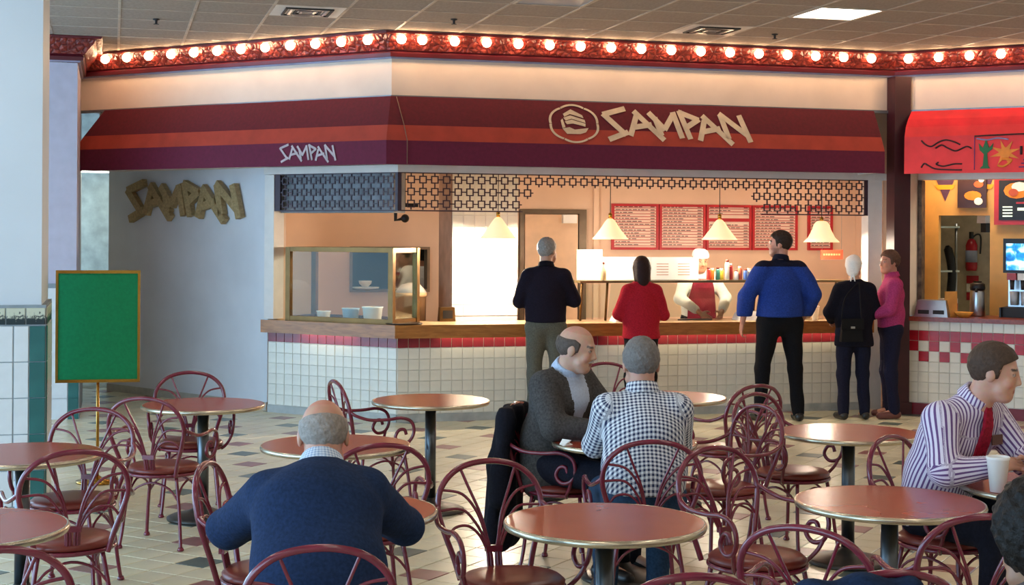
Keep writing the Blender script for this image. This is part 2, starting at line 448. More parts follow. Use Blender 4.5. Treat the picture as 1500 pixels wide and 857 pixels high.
# lettering: strokes in a 823 x 180 field (x right, y up)
GL = {
 'S': [((128, 178), (0, 141)), ((0, 146), (118, 26)), ((130, 44), (18, 0))],
 'A': [((175, 166), (328, 3)), ((187, 138), (141, 24)), ((170, 73), (268, 90))],
 'M': [((258, 160), (342, 62)), ((290, 132), (316, 30)), ((336, 62), (396, 150)), ((396, 165), (431, 16))],
 'P': [((434, 175), (478, 13)), ((428, 168), (540, 123)), ((542, 128), (458, 76))],
 'A2': [((563, 150), (718, -12)), ((573, 123), (533, 6)), ((553, 56), (658, 78))],
 'N': [((668, 160), (700, 20)), ((662, 165), (812, 40)), ((778, 158), (823, 3))]}
def lettering(parent, origin, ux, uy, W, Ht, thick, m, wfac=30.):
    ux = Vector(ux); uy = Vector(uy); n = ux.cross(uy).normalized()
    L = Vector(parent.location)
    grp = None
    for gi, (key, strokes) in enumerate(GL.items()):
        mb = MB()
        for si, (p, q) in enumerate(strokes):
            P = Vector((p[0]/823*W, p[1]/178*Ht)); Q = Vector((q[0]/823*W, q[1]/178*Ht))
            d = (Q-P).normalized(); w = Vector((-d.y, d.x))*(wfac/823*W/2); 
            cs = [P+w, P-w, Q-w, Q+w]
            if (cs[1]-cs[0]).cross(cs[2]-cs[1]) < 0: cs = cs[::-1]
            pts = [Vector(origin)+ux*c.x+uy*c.y+n*(.0004*si) for c in cs]
            mb.prism([p_-L for p_ in pts], n, thick+.0008*si)
        mb.build('letter', m, parent)
M_let = mat('cream_letter_print', '#d8c3a5', .6, var=.05)
# slope frame on the front awning
o1, z1, o2, z2 = .33, 3.075, .50, 2.655
sl = Vector((0, o2-o1, z1-z2)).normalized()   # up along the slope (towards the wall = +Y)
sl = Vector((0, (o2-o1), (z1-z2))).normalized()
def on_slope(x, t):  # t from bottom of the stripe upwards
    p = RW(x, o2, z2); return p+sl*t+Vector((0, -sl.z, sl.y))*.006
lettering(aw, on_slope(4.53, .055), (1, 0, 0), sl, 1.50, .335, .004, M_let)
lo_ = MB(); oc = on_slope(4.23, .215); nn = Vector((0, -sl.z, sl.y)); L0 = Vector(aw.location); UX = Vector((1, 0, 0))
def logo_pt(x, y): return oc+UX*x+sl*y-L0
for s_ in range(6):
    a0 = math.radians(s_*60+2); a1 = math.radians(s_*60+60); n_ = 10
    outer = [logo_pt((.245+.012*math.sin(math.pi*i/n_))*math.cos(a0+(a1-a0)*i/n_), .8*(.245+.012*math.sin(math.pi*i/n_))*math.sin(a0+(a1-a0)*i/n_)) for i in range(n_+1)]
    inner = [logo_pt((.222+.012*math.sin(math.pi*i/n_))*math.cos(a0+(a1-a0)*i/n_), .8*(.222+.012*math.sin(math.pi*i/n_))*math.sin(a0+(a1-a0)*i/n_)) for i in range(n_+1)]
    for i in range(n_): lo_.prism([outer[i], outer[i+1], inner[i+1], inner[i]], nn, .004)
lo_.build('emblem_ring', M_let, aw)
lo_ = MB()
for q in ([(-.10, .10), (-.02, .15), (.09, .09), (.10, .06), (-.03, .10), (-.09, .07)], [(-.10, .06), (-.03, .085), (.11, .04), (.115, .01), (-.02, .05), (-.08, .03)],
          [(-.09, .02), (-.02, .04), (.115, 0), (.11, -.03), (-.01, .0), (-.07, -.01)], [(-.13, .03), (-.11, .05), (-.09, -.04), (-.12, -.05)],
          [(-.12, -.055), (-.05, -.04), (.0, -.065), (.14, -.045), (.11, -.09), (.05, -.11), (-.08, -.11)]):
    pts = [logo_pt(*c) for c in q]
    if len(pts) > 2:
        ar = sum(q[i][0]*q[(i+1) % len(q)][1]-q[(i+1) % len(q)][0]*q[i][1] for i in range(len(q)))
        lo_.prism(pts if ar > 0 else pts[::-1], nn, .004)
lo_.build('emblem_boat', M_let, aw)
# small lettering on the side valance
ux = Vector((-DL.x, -DL.y, 0)); lettering(aw, LW(1.02, .505, 2.475), ux, (0, 0, 1), .66, .165, .004, mat('grey_letter_print', '#c0aeb0', .6), 26.)

# bright red awning of the neighbour stall
M_rd = mat('bright_red_canvas', '#e01a2c', .6, var=.06, scale=4); M_rd2 = mat('scarlet_canvas', '#ee3434', .6, var=.05, scale=4)
ra = empty('stall_awning', tuple(W3(.2, .4, 2.42)), label='bright red awning painted with a cactus, sun and squiggles', cat='awning')
def ra_pt(l, o, z): return W3(l, o, z)-Vector(ra.location)
def ra_band(nm, pr, m):
    mb = MB(); k = len(pr)
    for l in (.32, 4.5):
        mb.v += [tuple(ra_pt(l-(.03 if l < 1 else 0)*(o-.3)/.2, o, z)) for o, z in pr]+[tuple(ra_pt(l, o-.012, z)) for o, z in pr]
    for i in range(k-1):
        mb.face((i+1, i, 2*k+i, 2*k+i+1)); mb.face((k+i, k+i+1, 3*k+i+1, 3*k+i))
    mb.face(list(range(k))+[k+i for i in range(k)][::-1]); mb.face((0, k, 3*k, 2*k)); mb.face((k-1, 3*k-1, 4*k-1, 2*k-1))
    return mb.build(nm, m, ra)
ra_band('top_panel', [(.33, 3.07), (.42, 2.98), (.47, 2.90)], M_rd)
ra_band('shoulder_panel', [(.47, 2.90), (.50, 2.80)], M_rd2)
ra_band('valance', [(.50, 2.80), (.505, 2.43)], M_rd2)
def ra_line(pts, r, m, nm):
    mb = MB(); mb.tube(cr([ra_pt(l, .508, z) for l, z in pts], 6), r, 6); mb.build(nm, m, ra)
M_blk = mat('black_paint_line', '#2a0a10', .6); M_gr = mat('cactus_green_paint', '#1f6b3a', .6); M_or = mat('orange_paint', '#e8882a', .6); M_pu = mat('purple_paint', '#6b3a7a', .6)
for pts in ([(.46, 2.76), (.50, 2.72), (.56, 2.70), (.63, 2.74), (.70, 2.76), (.78, 2.74), (.84, 2.71)], [(.60, 2.68), (.66, 2.71), (.72, 2.68), (.80, 2.65), (.90, 2.69), (.95, 2.67)],
            [(.46, 2.49), (.49, 2.53), (.53, 2.51), (.60, 2.475), (.72, 2.465), (.86, 2.46)], [(.63, 2.54), (.61, 2.52), (.68, 2.50), (.78, 2.52), (.86, 2.52)]):
    ra_line(pts, .008, M_blk, 'squiggle')
ra_line([(.98, 2.79), (1.4, 2.80), (2.4, 2.81)], .008, M_blk, 'panel_edge')
ra_line([(.98, 2.79), (.98, 2.46)], .004, M_pu, 'panel_edge')
cm = MB()
cm.prism([ra_pt(*q) for q in ()] or [W3(1.03, .506, 2.47)-Vector(ra.location), W3(1.13, .506, 2.47)-Vector(ra.location), W3(1.11, .506, 2.50)-Vector(ra.location), W3(1.10, .506, 2.62)-Vector(ra.location), W3(1.15, .506, 2.66)-Vector(ra.location), W3(1.16, .506, 2.72)-Vector(ra.location), W3(1.12, .506, 2.67)-Vector(ra.location), W3(1.09, .506, 2.76)-Vector(ra.location), W3(1.06, .506, 2.67)-Vector(ra.location), W3(1.02, .506, 2.72)-Vector(ra.location), W3(1.03, .506, 2.65)-Vector(ra.location), W3(1.07, .506, 2.61)-Vector(ra.location), W3(1.06, .506, 2.50)-Vector(ra.location)], Vector((NL.x, NL.y, 0)), .006)
cm.build('painted_cactus', M_gr, ra)
sm = MB()
for k in range(8):
    a = k*math.pi/4+.3; c = (1.27, 2.62)
    p = [(c[0]+.03*math.cos(a+1.57), c[1]+.03*math.sin(a+1.57)), (c[0]+.03*math.cos(a-1.57), c[1]+.03*math.sin(a-1.57)), (c[0]+.15*math.cos(a), c[1]+.13*math.sin(a))]
    sm.prism([W3(q[0], .506, q[1])-Vector(ra.location) for q in p], Vector((NL.x, NL.y, 0)), .005)
sm.prism([W3(1.27+.055*math.cos(k*.5236), .507, 2.62+.055*math.sin(k*.5236))-Vector(ra.location) for k in range(12)], Vector((NL.x, NL.y, 0)), .006)
sm.build('painted_sun', M_or, ra)
ra_line([(1.2, 2.5), (1.26, 2.49), (1.33, 2.55), (1.24, 2.56)], .012, M_or, 'painted_snake')
for q in range(5):
    ra_line([(1.40+.02*q, 2.48+.035*q), (1.9, 2.49+.035*q)], .006, M_pu, 'painted_field')
for l in (1.42, 1.50, 1.56): ra_line([(l, 2.60), (l, 2.69-.1*abs(l-1.5))], .012, M_blk, 'painted_figure')
ra_line([(1.0, 2.765), (1.1, 2.75), (1.2, 2.765), (1.3, 2.75)], .008, mat('sky_paint', '#8a8ab8', .6), 'painted_cloud')

# ------------------------------------------------------------------ walls around the counter
M_wallw = mat('cool_white_wall', '#dfe0e4', .55, var=.02, scale=2)
P1 = Vector((1.514, 15.0)); P2 = Vector((-.05, 17.25))
dW = (P2-P1).normalized(); nW = Vector((-dW.y, dW.x))
if nW.dot(Vector((0, -1))) < 0: nW = -nW
MW = Matrix(((dW.x, nW.x, 0, P1.x), (dW.y, nW.y, 0, P1.y), (0, 0, 1, 0), (0, 0, 0, 1)))
WL = (P2-P1).length
MB().box((0, -.12, 0), (WL, 0, 2.62), MW).build('wall_left', M_wallw, kind='structure')
MB().box((0, -.125, 0), (WL, .012, .08), MW).build('baseboard_left', mat('grey_base', '#b9b4a8', .5), kind='structure')
MB().box((1.50, -.16, .935), (1.62, .0, 2.38), ML).build('wall_jamb', M_white, kind='structure')
MB().box((7.58, -.14, 0), (7.74, .0, 2.46), MR).build('wall_pilaster', M_white, kind='structure')
# post between the two stalls
pm = MB(); pm.box((7.62, .30, 0), (7.80, .46, 3.42), MR); pm.box((7.60, .28, 0), (7.82, .48, .12), MR)
pm.build('wall_post', mat('maroon_gloss_paint', '#3d0e1a', .45, var=.05), kind='structure')
# raised wooden sign on the white wall
ws = empty('wall_sign', tuple(MW @ Vector((.4, .02, 2.0))), label='raised tan wooden SAMPAN letters mounted on the white wall', cat='sign')
M_tan = mat_wood('tan_sign_wood', '#9a8258', '#b89d6e', .6)
q0 = MW @ Vector((2.30, .015, 1.94))
lettering(ws, q0, (-dW.x, -dW.y, 0), (0, 0, 1), 1.92, .40, .06, M_tan, 36.)
# corridor beyond
MB().box((-3.2, 18.6, 0), (3, 18.75, 3.66)).build('wall_corridor', mat('corridor_paint', '#dfe6df', .6), kind='structure')
cl = empty('corridor_light', (.05, 17.9, 2.52), label='fluorescent strip light under the awning end in the corridor', cat='light')
MB().box((-.5, -.12, .0), (.5, .12, .05)).build('housing', M_white, cl)
MB().box((-.47, -.09, -.025), (.47, .09, -.001)).build('tube_cover', mat('corridor_lamp', '#ffffff', .5, var=0, emit='#f4fff0', estr=5.), cl)
MB().box((-.6, 17.6, 2.575), (.7, 18.2, 2.62)).build('wall_corridor_soffit', M_white, kind='structure')
ps = empty('narrow_poster', (.02, 18.58, 1.95), label='narrow framed dark poster on the corridor wall', cat='poster')
MB().box((-.04, -.02, 0), (.08, .015, .62)).build('frame', M_dark, ps)
MB().box((-.025, -.026, .38), (.065, -.0205, .60)).build('lit_strip', M_paper, ps)

# ------------------------------------------------------------------ lattice screens
M_lat = mat('plum_lattice_wood', '#3c2430', .5)
LPX = .1156
lu = MB(); a = .037; th = .011; e_ = LPX/2
for lo, hi in (((-a, -a), (a, -a+th)), ((-a, a-th), (a, a)), ((-a, -a+th), (-a+th, a-th)), ((a-th, -a+th), (a, a-th)),
               ((a, -th/2), (e_, th/2)), ((-e_, -th/2), (-a, th/2)), ((-th/2, a), (th/2, e_)), ((-th/2, -e_), (th/2, -a))):
    lu.box((lo[0], -.007, lo[1]), (hi[0], .007, hi[1]))
lat_me = lu.mesh('lattice_square'); lat_me.materials.append(M_lat)
def screen(label, org, rz, cols, frame):
    e = empty('lattice_screen', org, rz, label=label, cat='lattice screen')
    for x, rows in cols:
        for r in range(rows): link(lat_me, 'lattice_square', e, (x, 0, -.058-r*LPX))
    fm = MB()
    for lo, hi in frame: fm.box((lo[0], -.012, lo[1]), (hi[0], .012, hi[1]))
    fm.build('frame', M_lat, e)
    return e
colsR = []
for k in range(42):
    rows = 3 if k < 10 else 2 if k == 10 else 1 if k < 31 else 2 if k == 31 else 3
    colsR.append((.13+LPX*k, rows))
xr = .13+LPX*41
screen('long plum lattice screen hanging over the front counter', (A.x, A.y+.02, 2.375), 0, colsR,
       [((0, 0), (5.0, .012)), ((.0, -.36), (.035, 0)), ((xr+.06, -.36), (5.0, 0)), ((.035, -.362), (.13+LPX*9.55, -.35)), ((.13+LPX*31.5, -.362), (xr+.06, -.35))])
screen('short plum lattice screen over the glass display case', tuple(LW(1.5, -.02, 2.375)), math.atan2(-DL.y, -DL.x), [(.13+LPX*k, 3) for k in range(12)],
       [((0, 0), (1.5, .012)), ((0, -.36), (.07, 0)), ((1.46, -.36), (1.49, 0)), ((.07, -.362), (1.46, -.35))])

# ------------------------------------------------------------------ serving counter
M_oak = mat_wood('oak_edge', '#9a5f2c', '#b8793c', .3, (2, 2, 14)); M_lam = mat('counter_laminate', '#d9b98c', .25, var=.04)
M_wt = mat('white_wall_tile', '#e6e2d4', .22, var=.02); M_rt = mat('oxblood_tile', '#8a2a34', .22, var=.06); M_wg = mat('pale_grout', '#d8d3c6', .8)
M_rt2 = mat('red_wall_tile', '#b3202e', .2, var=.06)
TW = .1045
def ftile(w, hgt, nm, m):
    mb = MB(); k = .0018
    M = Matrix(((1, 0, 0, 0), (0, 0, 1, 0), (0, 1, 0, 0), (0, 0, 0, 1)))
    mb.frustum((-w/2+k, -hgt/2+k, 0), (w/2-k, hgt/2-k, .006), .002, M); me = mb.mesh(nm); me.materials.append(m); return me
wt_me, rt_me = ftile(TW, TW, 'white_tile', M_wt), ftile(TW, TW*.92, 'red_tile', M_rt)
rt2_me = ftile(TW, TW, 'red_tile', M_rt2)
def tiled(e, M, l0, l1, rows, o=.0):
    n = int(round((l1-l0)/TW)); w = (l1-l0)/n
    for z, me in rows:
        for k in range(n):
            ob = link(me(k) if callable(me) else me, (me(k) if callable(me) else me).name.split('.')[0], e)
            R = M.to_3x3(); p = M @ Vector((l0+(k+.5)*w, o, z))
            ob.matrix_local = Matrix.Translation(p-Vector(e.location)) @ R.to_4x4()
            ob.scale.x *= w/TW
zr = [(.755, rt_me)]+[(.705-TW*(i+.5), wt_me) for i in range(6)]
c1 = empty('serving_counter', (A.x+2.6, A.y, 0), label='long white tiled serving counter front with an oxblood tile row', cat='counter')
MB().box((0, -.10, 0), (7.58-A.x, -.001, .80), Matrix.Translation((A.x-c1.location[0], 0, 0)) @ Matrix(((1, 0, 0, 0), (0, -1, 0, 0), (0, 0, 1, 0), (0, 0, 0, 1)))).build('body', M_wg, c1)
tiled(c1, MR, A.x+.003, 7.58, zr)
MB().box((A.x-c1.location[0], -.012, 0), (7.58-c1.location[0], -.0005, .075)).build('base_strip', mat('grey_tile_base', '#aeb0ac', .4), c1)
c2 = empty('serving_counter', tuple(LW(.75, 0, 0)), label='short angled tiled counter front under the display case', cat='counter')
mb = MB(); mb.box((0.0, -.10, 0), (1.56, -.001, .80), ML); localise(mb, c2).build('body', M_wg, c2)
tiled(c2, ML, .003, 1.56, zr)
mb = MB(); mb.box((0.0, .0005, 0), (1.56, .012, .075), ML); localise(mb, c2).build('base_strip', MATS['grey_tile_base'], c2)
wtp = empty('counter_worktop', (A.x, A.y, .80), label='oak edged worktop running along both counter fronts', cat='worktop')
pth = [tuple(A+DL*1.58), tuple(A), (7.60, A.y)]
localise(sweep(MB(), pth, [(-.62, .885), (.07, .885), (.07, .925), (-.62, .925)], closed=True), wtp).build('top_slab', M_lam, wtp)
localise(sweep(MB(), pth, [(.072, .805), (.10, .805), (.10, .93), (.072, .93)], closed=True), wtp).build('front_edge', M_oak, wtp)
localise(sweep(MB(), pth, [(-.62, .72), (-.58, .72), (-.58, .884), (-.62, .884)], closed=True), wtp).build('rear_edge', M_oak, wtp)
# under-counter strip lamps that wash the tile
M_strip = mat('undercounter_tube', '#ffffff', .5, var=0, emit='#fff3c8', estr=9.)
for M, l0, l1, lab in ((ML, .45, 1.15, 'thin strip lamp under the oak edge of the angled counter'), (MR, 3.0, 4.1, 'thin strip lamp under the oak edge near the awning corner'), (MR, 4.7, 7.3, 'long thin strip lamp under the oak edge by the standing customers')):
    b0 = M @ Vector(((l0+l1)/2, .06, .83)); e = empty('strip_lamp', tuple(b0), label=lab, cat='lamp', group='strip lamps under the counter edge')
    mb = MB(); mb.box((l0, .045, .838), (l1, .068, .884), M); localise(mb, e).build('housing', M_white, e)
    mb = MB(); mb.box((l0+.02, .048, .825), (l1-.02, .066, .8375), M); localise(mb, e).build('tube', M_strip, e)

# ------------------------------------------------------------------ inside the shop
M_peach = mat('peach_wall', '#e6c6aa', .5, var=.02, scale=2)
YB = 16.3
def wall_with_hole(nm, x0, x1, z1, hole, y, m, th_=.12):
    mb = MB(); hx0, hx1, hz0, hz1 = hole
    mb.box((x0, y, 0), (hx0, y+th_, z1)); mb.box((hx1, y, 0), (x1, y+th_, z1)); mb.box((hx0, y, 0), (hx1, y+th_, hz0)); mb.box((hx0, y, hz1), (hx1, y+th_, z1))
    return mb.build(nm, m, kind='structure')
wall_with_hole('wall_back', 1.62, 8.92, 2.8, (2.57, 3.44, 1.16, 1.63), YB, M_peach)
mb = MB(); mb.prism([(7.78, 13.82, 0), (8.80, 16.3, 0), (8.92, 16.25, 0), (7.90, 13.80, 0)], (0, 0, 1), 2.8); mb.build('wall_side', M_peach, kind='structure')
mb = MB(); mb.prism([(1.62, 15.02, 0), (1.70, 15.05, 0), (1.75, 16.3, 0), (1.62, 16.3, 0)], (0, 0, 1), 2.8); mb.build('wall_inner', M_peach, kind='structure')
mb = MB(); mb.prism([(2.2, 14.02, 2.8), (7.82, 14.02, 2.8), (8.95, 16.45, 2.8), (1.55, 16.45, 2.8), (1.5, 14.95, 2.8)], (0, 0, 1), .06); mb.build('ceiling_shop', M_white, kind='structure')
# white tiled pier behind the counter
pr = empty('tiled_pier', (3.68, 14.9, 0), label='white tiled pier behind the counter lit by a lamp', cat='pier', kind='structure')
MB().box((-.34, -.29, 0), (.35, .3, 2.8)).build('core', M_white, pr)
pt_me = ftile(.1145, .1145, 'pier_tile', mat('ivory_tile', '#efe9dc', .25, var=.015))
for r in range(17):
    for k in range(6):
        ob = link(pt_me, 'pier_tile', pr); ob.matrix_local = Matrix.Translation((-.287+.1165*k, -.2905, .96+.1145*(r+.5))) @ Matrix(((1, 0, 0, 0), (0, -1, 0, 0), (0, 0, 1, 0), (0, 0, 0, 1)))
MB().box((-.352, -.28, 0), (-.341, .3, 2.75)).build('side_panel', mat('taupe_panel', '#9c7c68', .5), pr)
# pass-through kitchen
MB().box((1.62, 18.2, 0), (5, 18.3, 2.8)).build('wall_kitchen', mat('kitchen_olive', '#55584a', .5, var=.05), kind='structure')
hf = MB()
for lo, hi in (((2.55, 1.14), (3.46, 1.17)), ((2.55, 1.62), (3.46, 1.65)), ((2.55, 1.17), (2.58, 1.62)), ((3.43, 1.17), (3.46, 1.62))): hf.box((lo[0], YB-.03, lo[1]), (hi[0], YB+.15, hi[1]))
hf.build('window_1', mat('hatch_trim', '#8a7a68', .35, metal=.4), kind='structure')
hs_ = empty('kitchen_shelf', (3.0, 17.85, 1.05), label='steel kitchen shelf seen through the serving hatch', cat='shelf')
MB().box((-.75, -.2, .0), (.75, .2, .04)).build('board', M_steel, hs_)
for sx in (-.7, .7): MB().box((sx-.02, -.18, -1.05), (sx+.02, .18, -.001)).build('leg', M_steel, hs_)
for x, y, z, s, lab in ((2.74, 16.37, 1.165, .07, 'small white bowl on plates in the serving hatch'),):
    e = empty('bowl_stack', (x, y, z), label=lab, cat='dishes')
    MB().lathe([(.05, .002), (.15, .015), (.16, .03), (.15, .028), (.05, .012)], 24).build('plate', M_paper, e)
    MB().lathe([(.03, .0305), (.07, .07), (.075, .10), (.068, .098), (.03, .045)], 20).build('bowl', M_paper, e)
bx_ = empty('wall_box', (3.2, 18.18, 1.62), label='white box unit on the kitchen wall through the hatch', cat='box')
MB().frustum((-.16, -.12, 0), (.16, .01, .14), .01).build('case', M_paper, bx_); MB().box((-.12, -.125, .03), (.12, -.1205, .1)).build('front_panel', M_steel, bx_)
# door on the back wall
dr = empty('door_1', (4.87, YB, 0), kind='structure')
MB().box((-.30, -.05, 0), (.34, -.012, 2.03)).build('leaf', mat('door_peach', '#e3bf9c', .4, var=.02), dr)
fr = MB(); fr.box((-.36, -.06, 0), (-.31, -.001, 2.09)); fr.box((.35, -.06, 0), (.44, -.001, 2.09)); fr.box((-.31, -.06, 2.04), (.35, -.001, 2.09)); fr.build('frame', mat('bronze_frame', '#6b5a48', .35, metal=.5), dr)
MB().box((.14, -.11, 1.93), (.31, -.051, 2.03)).build('closer', M_paper, dr)
MB().lathe([(.025, 0), (.03, .02), (.02, .05)], 12, M=Matrix.Translation((-.24, -.051, 1.0)) @ Matrix.Rotation(math.pi/2, 4, 'X')).build('knob', M_brass, dr)
MB().box((5.40, YB-.06, 0), (5.46, YB-.001, 2.79)).build('trim_5', M_peach, kind='structure')
# menu boards
M_fr = mat('red_menu_frame', '#b8252e', .4, var=.04); M_mp = mat('menu_panel', '#f1d9c4', .35, var=.02); M_mt = mat('menu_text', '#5a3a3a', .6)
def board(x0, x1, z0, z1, y, lab, split=None, rows=14):
    e = empty('menu_board', ((x0+x1)/2, y, z0), label=lab, cat='menu board', group='red framed menu boards')
    w = (x1-x0)/2; hh = z1-z0; f = .03
    MB().box((-w+f, -.02, f), (w-f, -.001, hh-f)).build('panel', M_mp, e)
    fm = MB()
    for lo, hi in (((-w, 0), (w, f)), ((-w, hh-f), (w, hh)), ((-w, f), (-w+f, hh-f)), ((w-f, f), (w, hh-f))): fm.box((lo[0], -.035, lo[1]), (hi[0], -.001, hi[1]))
    if split: fm.box((-w+f, -.035, split-.02), (w-f, -.021, split+.02))
    fm.build('frame', M_fr, e)
    st = (hh-2*f)/rows
    for r in range(rows):
        zz = f+st*(r+.5)
        if split and abs(zz-split) < .04: continue
        MB().box((-w+f+.005, -.027, zz-.0035), (w-f-.005, -.0205, zz+.0035)).build('rail', M_fr, e)
        tx = MB(); x = -w+f+.02
        rnd = random.Random(r*7+int(x0*100))
        lim = -w+f+.02+(2*w-2*f)*rnd.uniform(.3, .8)
        while x < lim:
            l = rnd.uniform(.02, .06); tx.box((x, -.024, zz+.009), (min(x+l, w-f-.02), -.0203, zz+.018)); x += l+.015
        tx.box((w-f-.07, -.024, zz+.009), (w-f-.02, -.0203, zz+.018))
        tx.build('text_line', M_mt, e)
ZB0, ZB1 = 1.625, 2.165
board(5.63, 6.215, ZB0, ZB1, YB, 'red framed menu board beside the shop door')
board(6.225, 6.81, ZB0, ZB1, YB, 'red framed menu board with a bright lamp reflection')
board(6.82, 7.405, ZB0, ZB1, YB, 'red framed menu board with a thick red middle bar', split=.36)
board(7.415, 8.01, ZB0, ZB1, YB, 'red framed menu board behind the blue jacketed man')
board(8.15, 8.48, ZB0, ZB1, YB, 'narrow red framed menu board behind the hanging lamp')
rs = empty('shelf_sign', (7.50, 14.42, 1.55), label='small orange red notice hanging behind the counter by the tall lamp', cat='sign')
MB().box((-.125, -.006, 0), (.135, .006, .10)).build('plate', mat('orange_red_plate', '#e8442a', .5), rs)
tx = MB()
for k in range(7): tx.box((-.10+.03*k, -.009, .04), (-.08+.03*k, -.0065, .06))
tx.build('text_line', mat('orange_text', '#ff9a6a', .5), rs)
for sx in (-.11, .12): MB().tube([(sx, 0, .10), (sx, 0, 1.249)], .002, 5).build('wire', M_steel, rs)
# pendant lamps
M_shade = mat('cream_enamel_shade', '#f6e6c8', .4, var=.01, emit='#ffdca0', estr=.55)
M_pb = mat('pendant_bulb', '#ffffff', .3, var=0, emit='#ffdcb0', estr=40.)
for i, (x, y, drop, lab) in enumerate(((3.693, 14.12, 0, 'cream cone pendant lamp in front of the white tiled pier'), (4.870, 14.12, 0, 'cream cone pendant lamp hanging left of the menu boards'), (6.066, 14.12, 0, 'cream cone pendant lamp hanging in front of the menu boards'), (7.228, 14.12, -.02, 'cream bell pendant lamp hanging above the orange red notice'))):
    e = empty('pendant_lamp', (x, y, 1.755+drop), label=lab, cat='lamp', group='pendant lamps over the counter')
    pf = [(.185, 0), (.16, .03), (.09, .12), (.06, .17), (.035, .2), (.02, .21), (.02, .205), (.055, .165), (.085, .115), (.155, .028), (.182, -.001)]
    if i == 3: pf = [(.19, 0), (.14, .05), (.10, .13), (.08, .19), (.05, .22), (.02, .225), (.02, .22), (.075, .185), (.095, .125), (.135, .048), (.186, -.001)]
    MB().lathe(pf, 28).build('shade', M_shade, e)
    MB().ball((0, 0, .05), .04, 12, 8).build('bulb', M_pb, e)
    MB().lathe([(.02, .215), (.02, .26), (.008, .27)], 10).build('cap', M_brass, e)
    MB().tube([(0, 0, .27), (0, 0, 2.8-1.755-drop)], .004, 6).build('cord', M_dark, e)
    ld = bpy.data.lights.new('pendant_light', 'POINT'); ld.energy = (75, 20, 20, 24)[i]; ld.color = (1, .84, .66); ld.shadow_soft_size = .05
    lo2 = bpy.data.objects.new('lamp_glow', ld); COL.objects.link(lo2); lo2.parent = e; lo2.location = (0, 0, -.03)
# warm ceiling fixtures inside the shop
M_shoplamp = mat('shop_ceiling_diffuser', '#ffffff', .5, var=0, emit='#ffe0c4', estr=4.2)
for x, y, lab in ((2.6, 15.5, 'near the serving hatch'), (4.8, 15.4, 'near the door'), (6.3, 15.3, 'in front of the menu boards'), (7.8, 15.4, 'near the right wall')):
    e = empty('shop_light', (x, y, 2.8), label='flat warm ceiling fixture inside the shop '+lab, cat='light', group='warm fixtures inside the shop')
    MB().box((-.45, -.18, -.05), (.45, .18, -.001)).build('housing', M_white, e); MB().box((-.43, -.16, -.06), (.43, .16, -.0505)).build('diffuser', M_shoplamp, e)
mb = MB(); mb.box((1.45, 16.43, 2.8), (5.2, 18.3, 2.86)); mb.build('ceiling_kitchen', M_white, kind='structure')
MB().box((1.45, 16.43, 0), (1.58, 18.3, 2.8)).build('wall_kitchen_left', MATS['kitchen_olive'], kind='structure')
MB().box((5.1, 16.43, 0), (5.2, 18.3, 2.8)).build('wall_kitchen_right', MATS['kitchen_olive'], kind='structure')
MB().box((.12, -.30, 2.0), (1.49, -.10, 2.384), ML).build('wall_bulkhead', mat('grey_bulkhead', '#8f9298', .6), kind='structure')
ke = empty('kitchen_light', (3.0, 17.3, 2.8), label='flat fixture over the kitchen shelf', cat='light')
MB().box((-.4, -.1, -.05), (.4, .1, -.001)).build('housing', M_white, ke); MB().box((-.38, -.09, -.06), (.38, .09, -.0505)).build('diffuser', mat('kitchen_diffuser', '#ffffff', .5, var=0, emit='#fff0d8', estr=9.), ke)
# security camera bracket
sc_ = empty('wall_bracket', (2.98, 15.3, 1.98), label='black bracket fixture hanging over the hatch', cat='bracket')
MB().box((-.14, -.02, .10), (.14, .02, .14)).build('bar', M_black, sc_); MB().tube([(-.1, 0, .1), (-.1, 0, -.04), (-.02, 0, -.02)], .02, 8).build('hook', M_black, sc_)
MB().ball((0, -.01, -.02), .045, 10, 8).build('housing', M_black, sc_); MB().tube([(0, 0, .14), (0, 0, .819)], .008, 6).build('rod', M_black, sc_)

# glass display case on the angled counter
dc = empty('display_case', tuple(LW(.70, -.02, .925)), math.atan2(-DL.y, -DL.x), label='brass framed glass display case on the angled counter', cat='display case')
def bar(mb, a, b, w=.025): mb.tube([a, b], w/2*1.3, 4)
x0, x1, hz, dp = -.62, .62, .735, .42
M_brn = mat('antique_brass_frame', '#6e4f28', .35, metal=.7, var=.06)
for a, b in (((x0, 0, 0), (x0, 0, hz)), ((x1, 0, 0), (x1, 0, hz)), ((x0, dp, 0), (x0, dp, hz)), ((x1, dp, 0), (x1, dp, hz))):
    w = .028; MB().box((a[0]-w, a[1]-w*.8, 0), (a[0]+w, a[1]+w*.8, hz)).build('post', M_brn, dc)
for y in (0, dp):
    MB().box((x0+.029, y-.02, hz-.045), (x1-.029, y+.02, hz)).build('top_rail', M_brn, dc); MB().box((x0+.029, y-.02, 0), (x1-.029, y+.02, .05)).build('bottom_rail', M_brn, dc)
for x in (x0, x1):
    MB().box((x-.02, .0225, hz-.045), (x+.02, dp-.0225, hz)).build('side_rail', M_brn, dc); MB().box((x-.02, .0225, 0), (x+.02, dp-.0225, .05)).build('side_rail', M_brn, dc)
MB().box((x0+.03, -.003, .052), (x1-.03, .003, hz-.047)).build('front_pane', M_glass, dc)
for x in (x0, x1): MB().box((x-.003, .024, .052), (x+.003, dp-.024, hz-.047)).build('side_pane', M_glass, dc)
ty = empty('serving_tray', (2.70, 13.86, .926), .1, label='dark oval tray lying on the counter corner', cat='tray')
MB().lathe([(.12, .001), (.17, .004), (.185, .018), (.175, .016), (.12, .010)], 28).build('dish', mat('dark_bronze', '#2e2119', .3), ty)
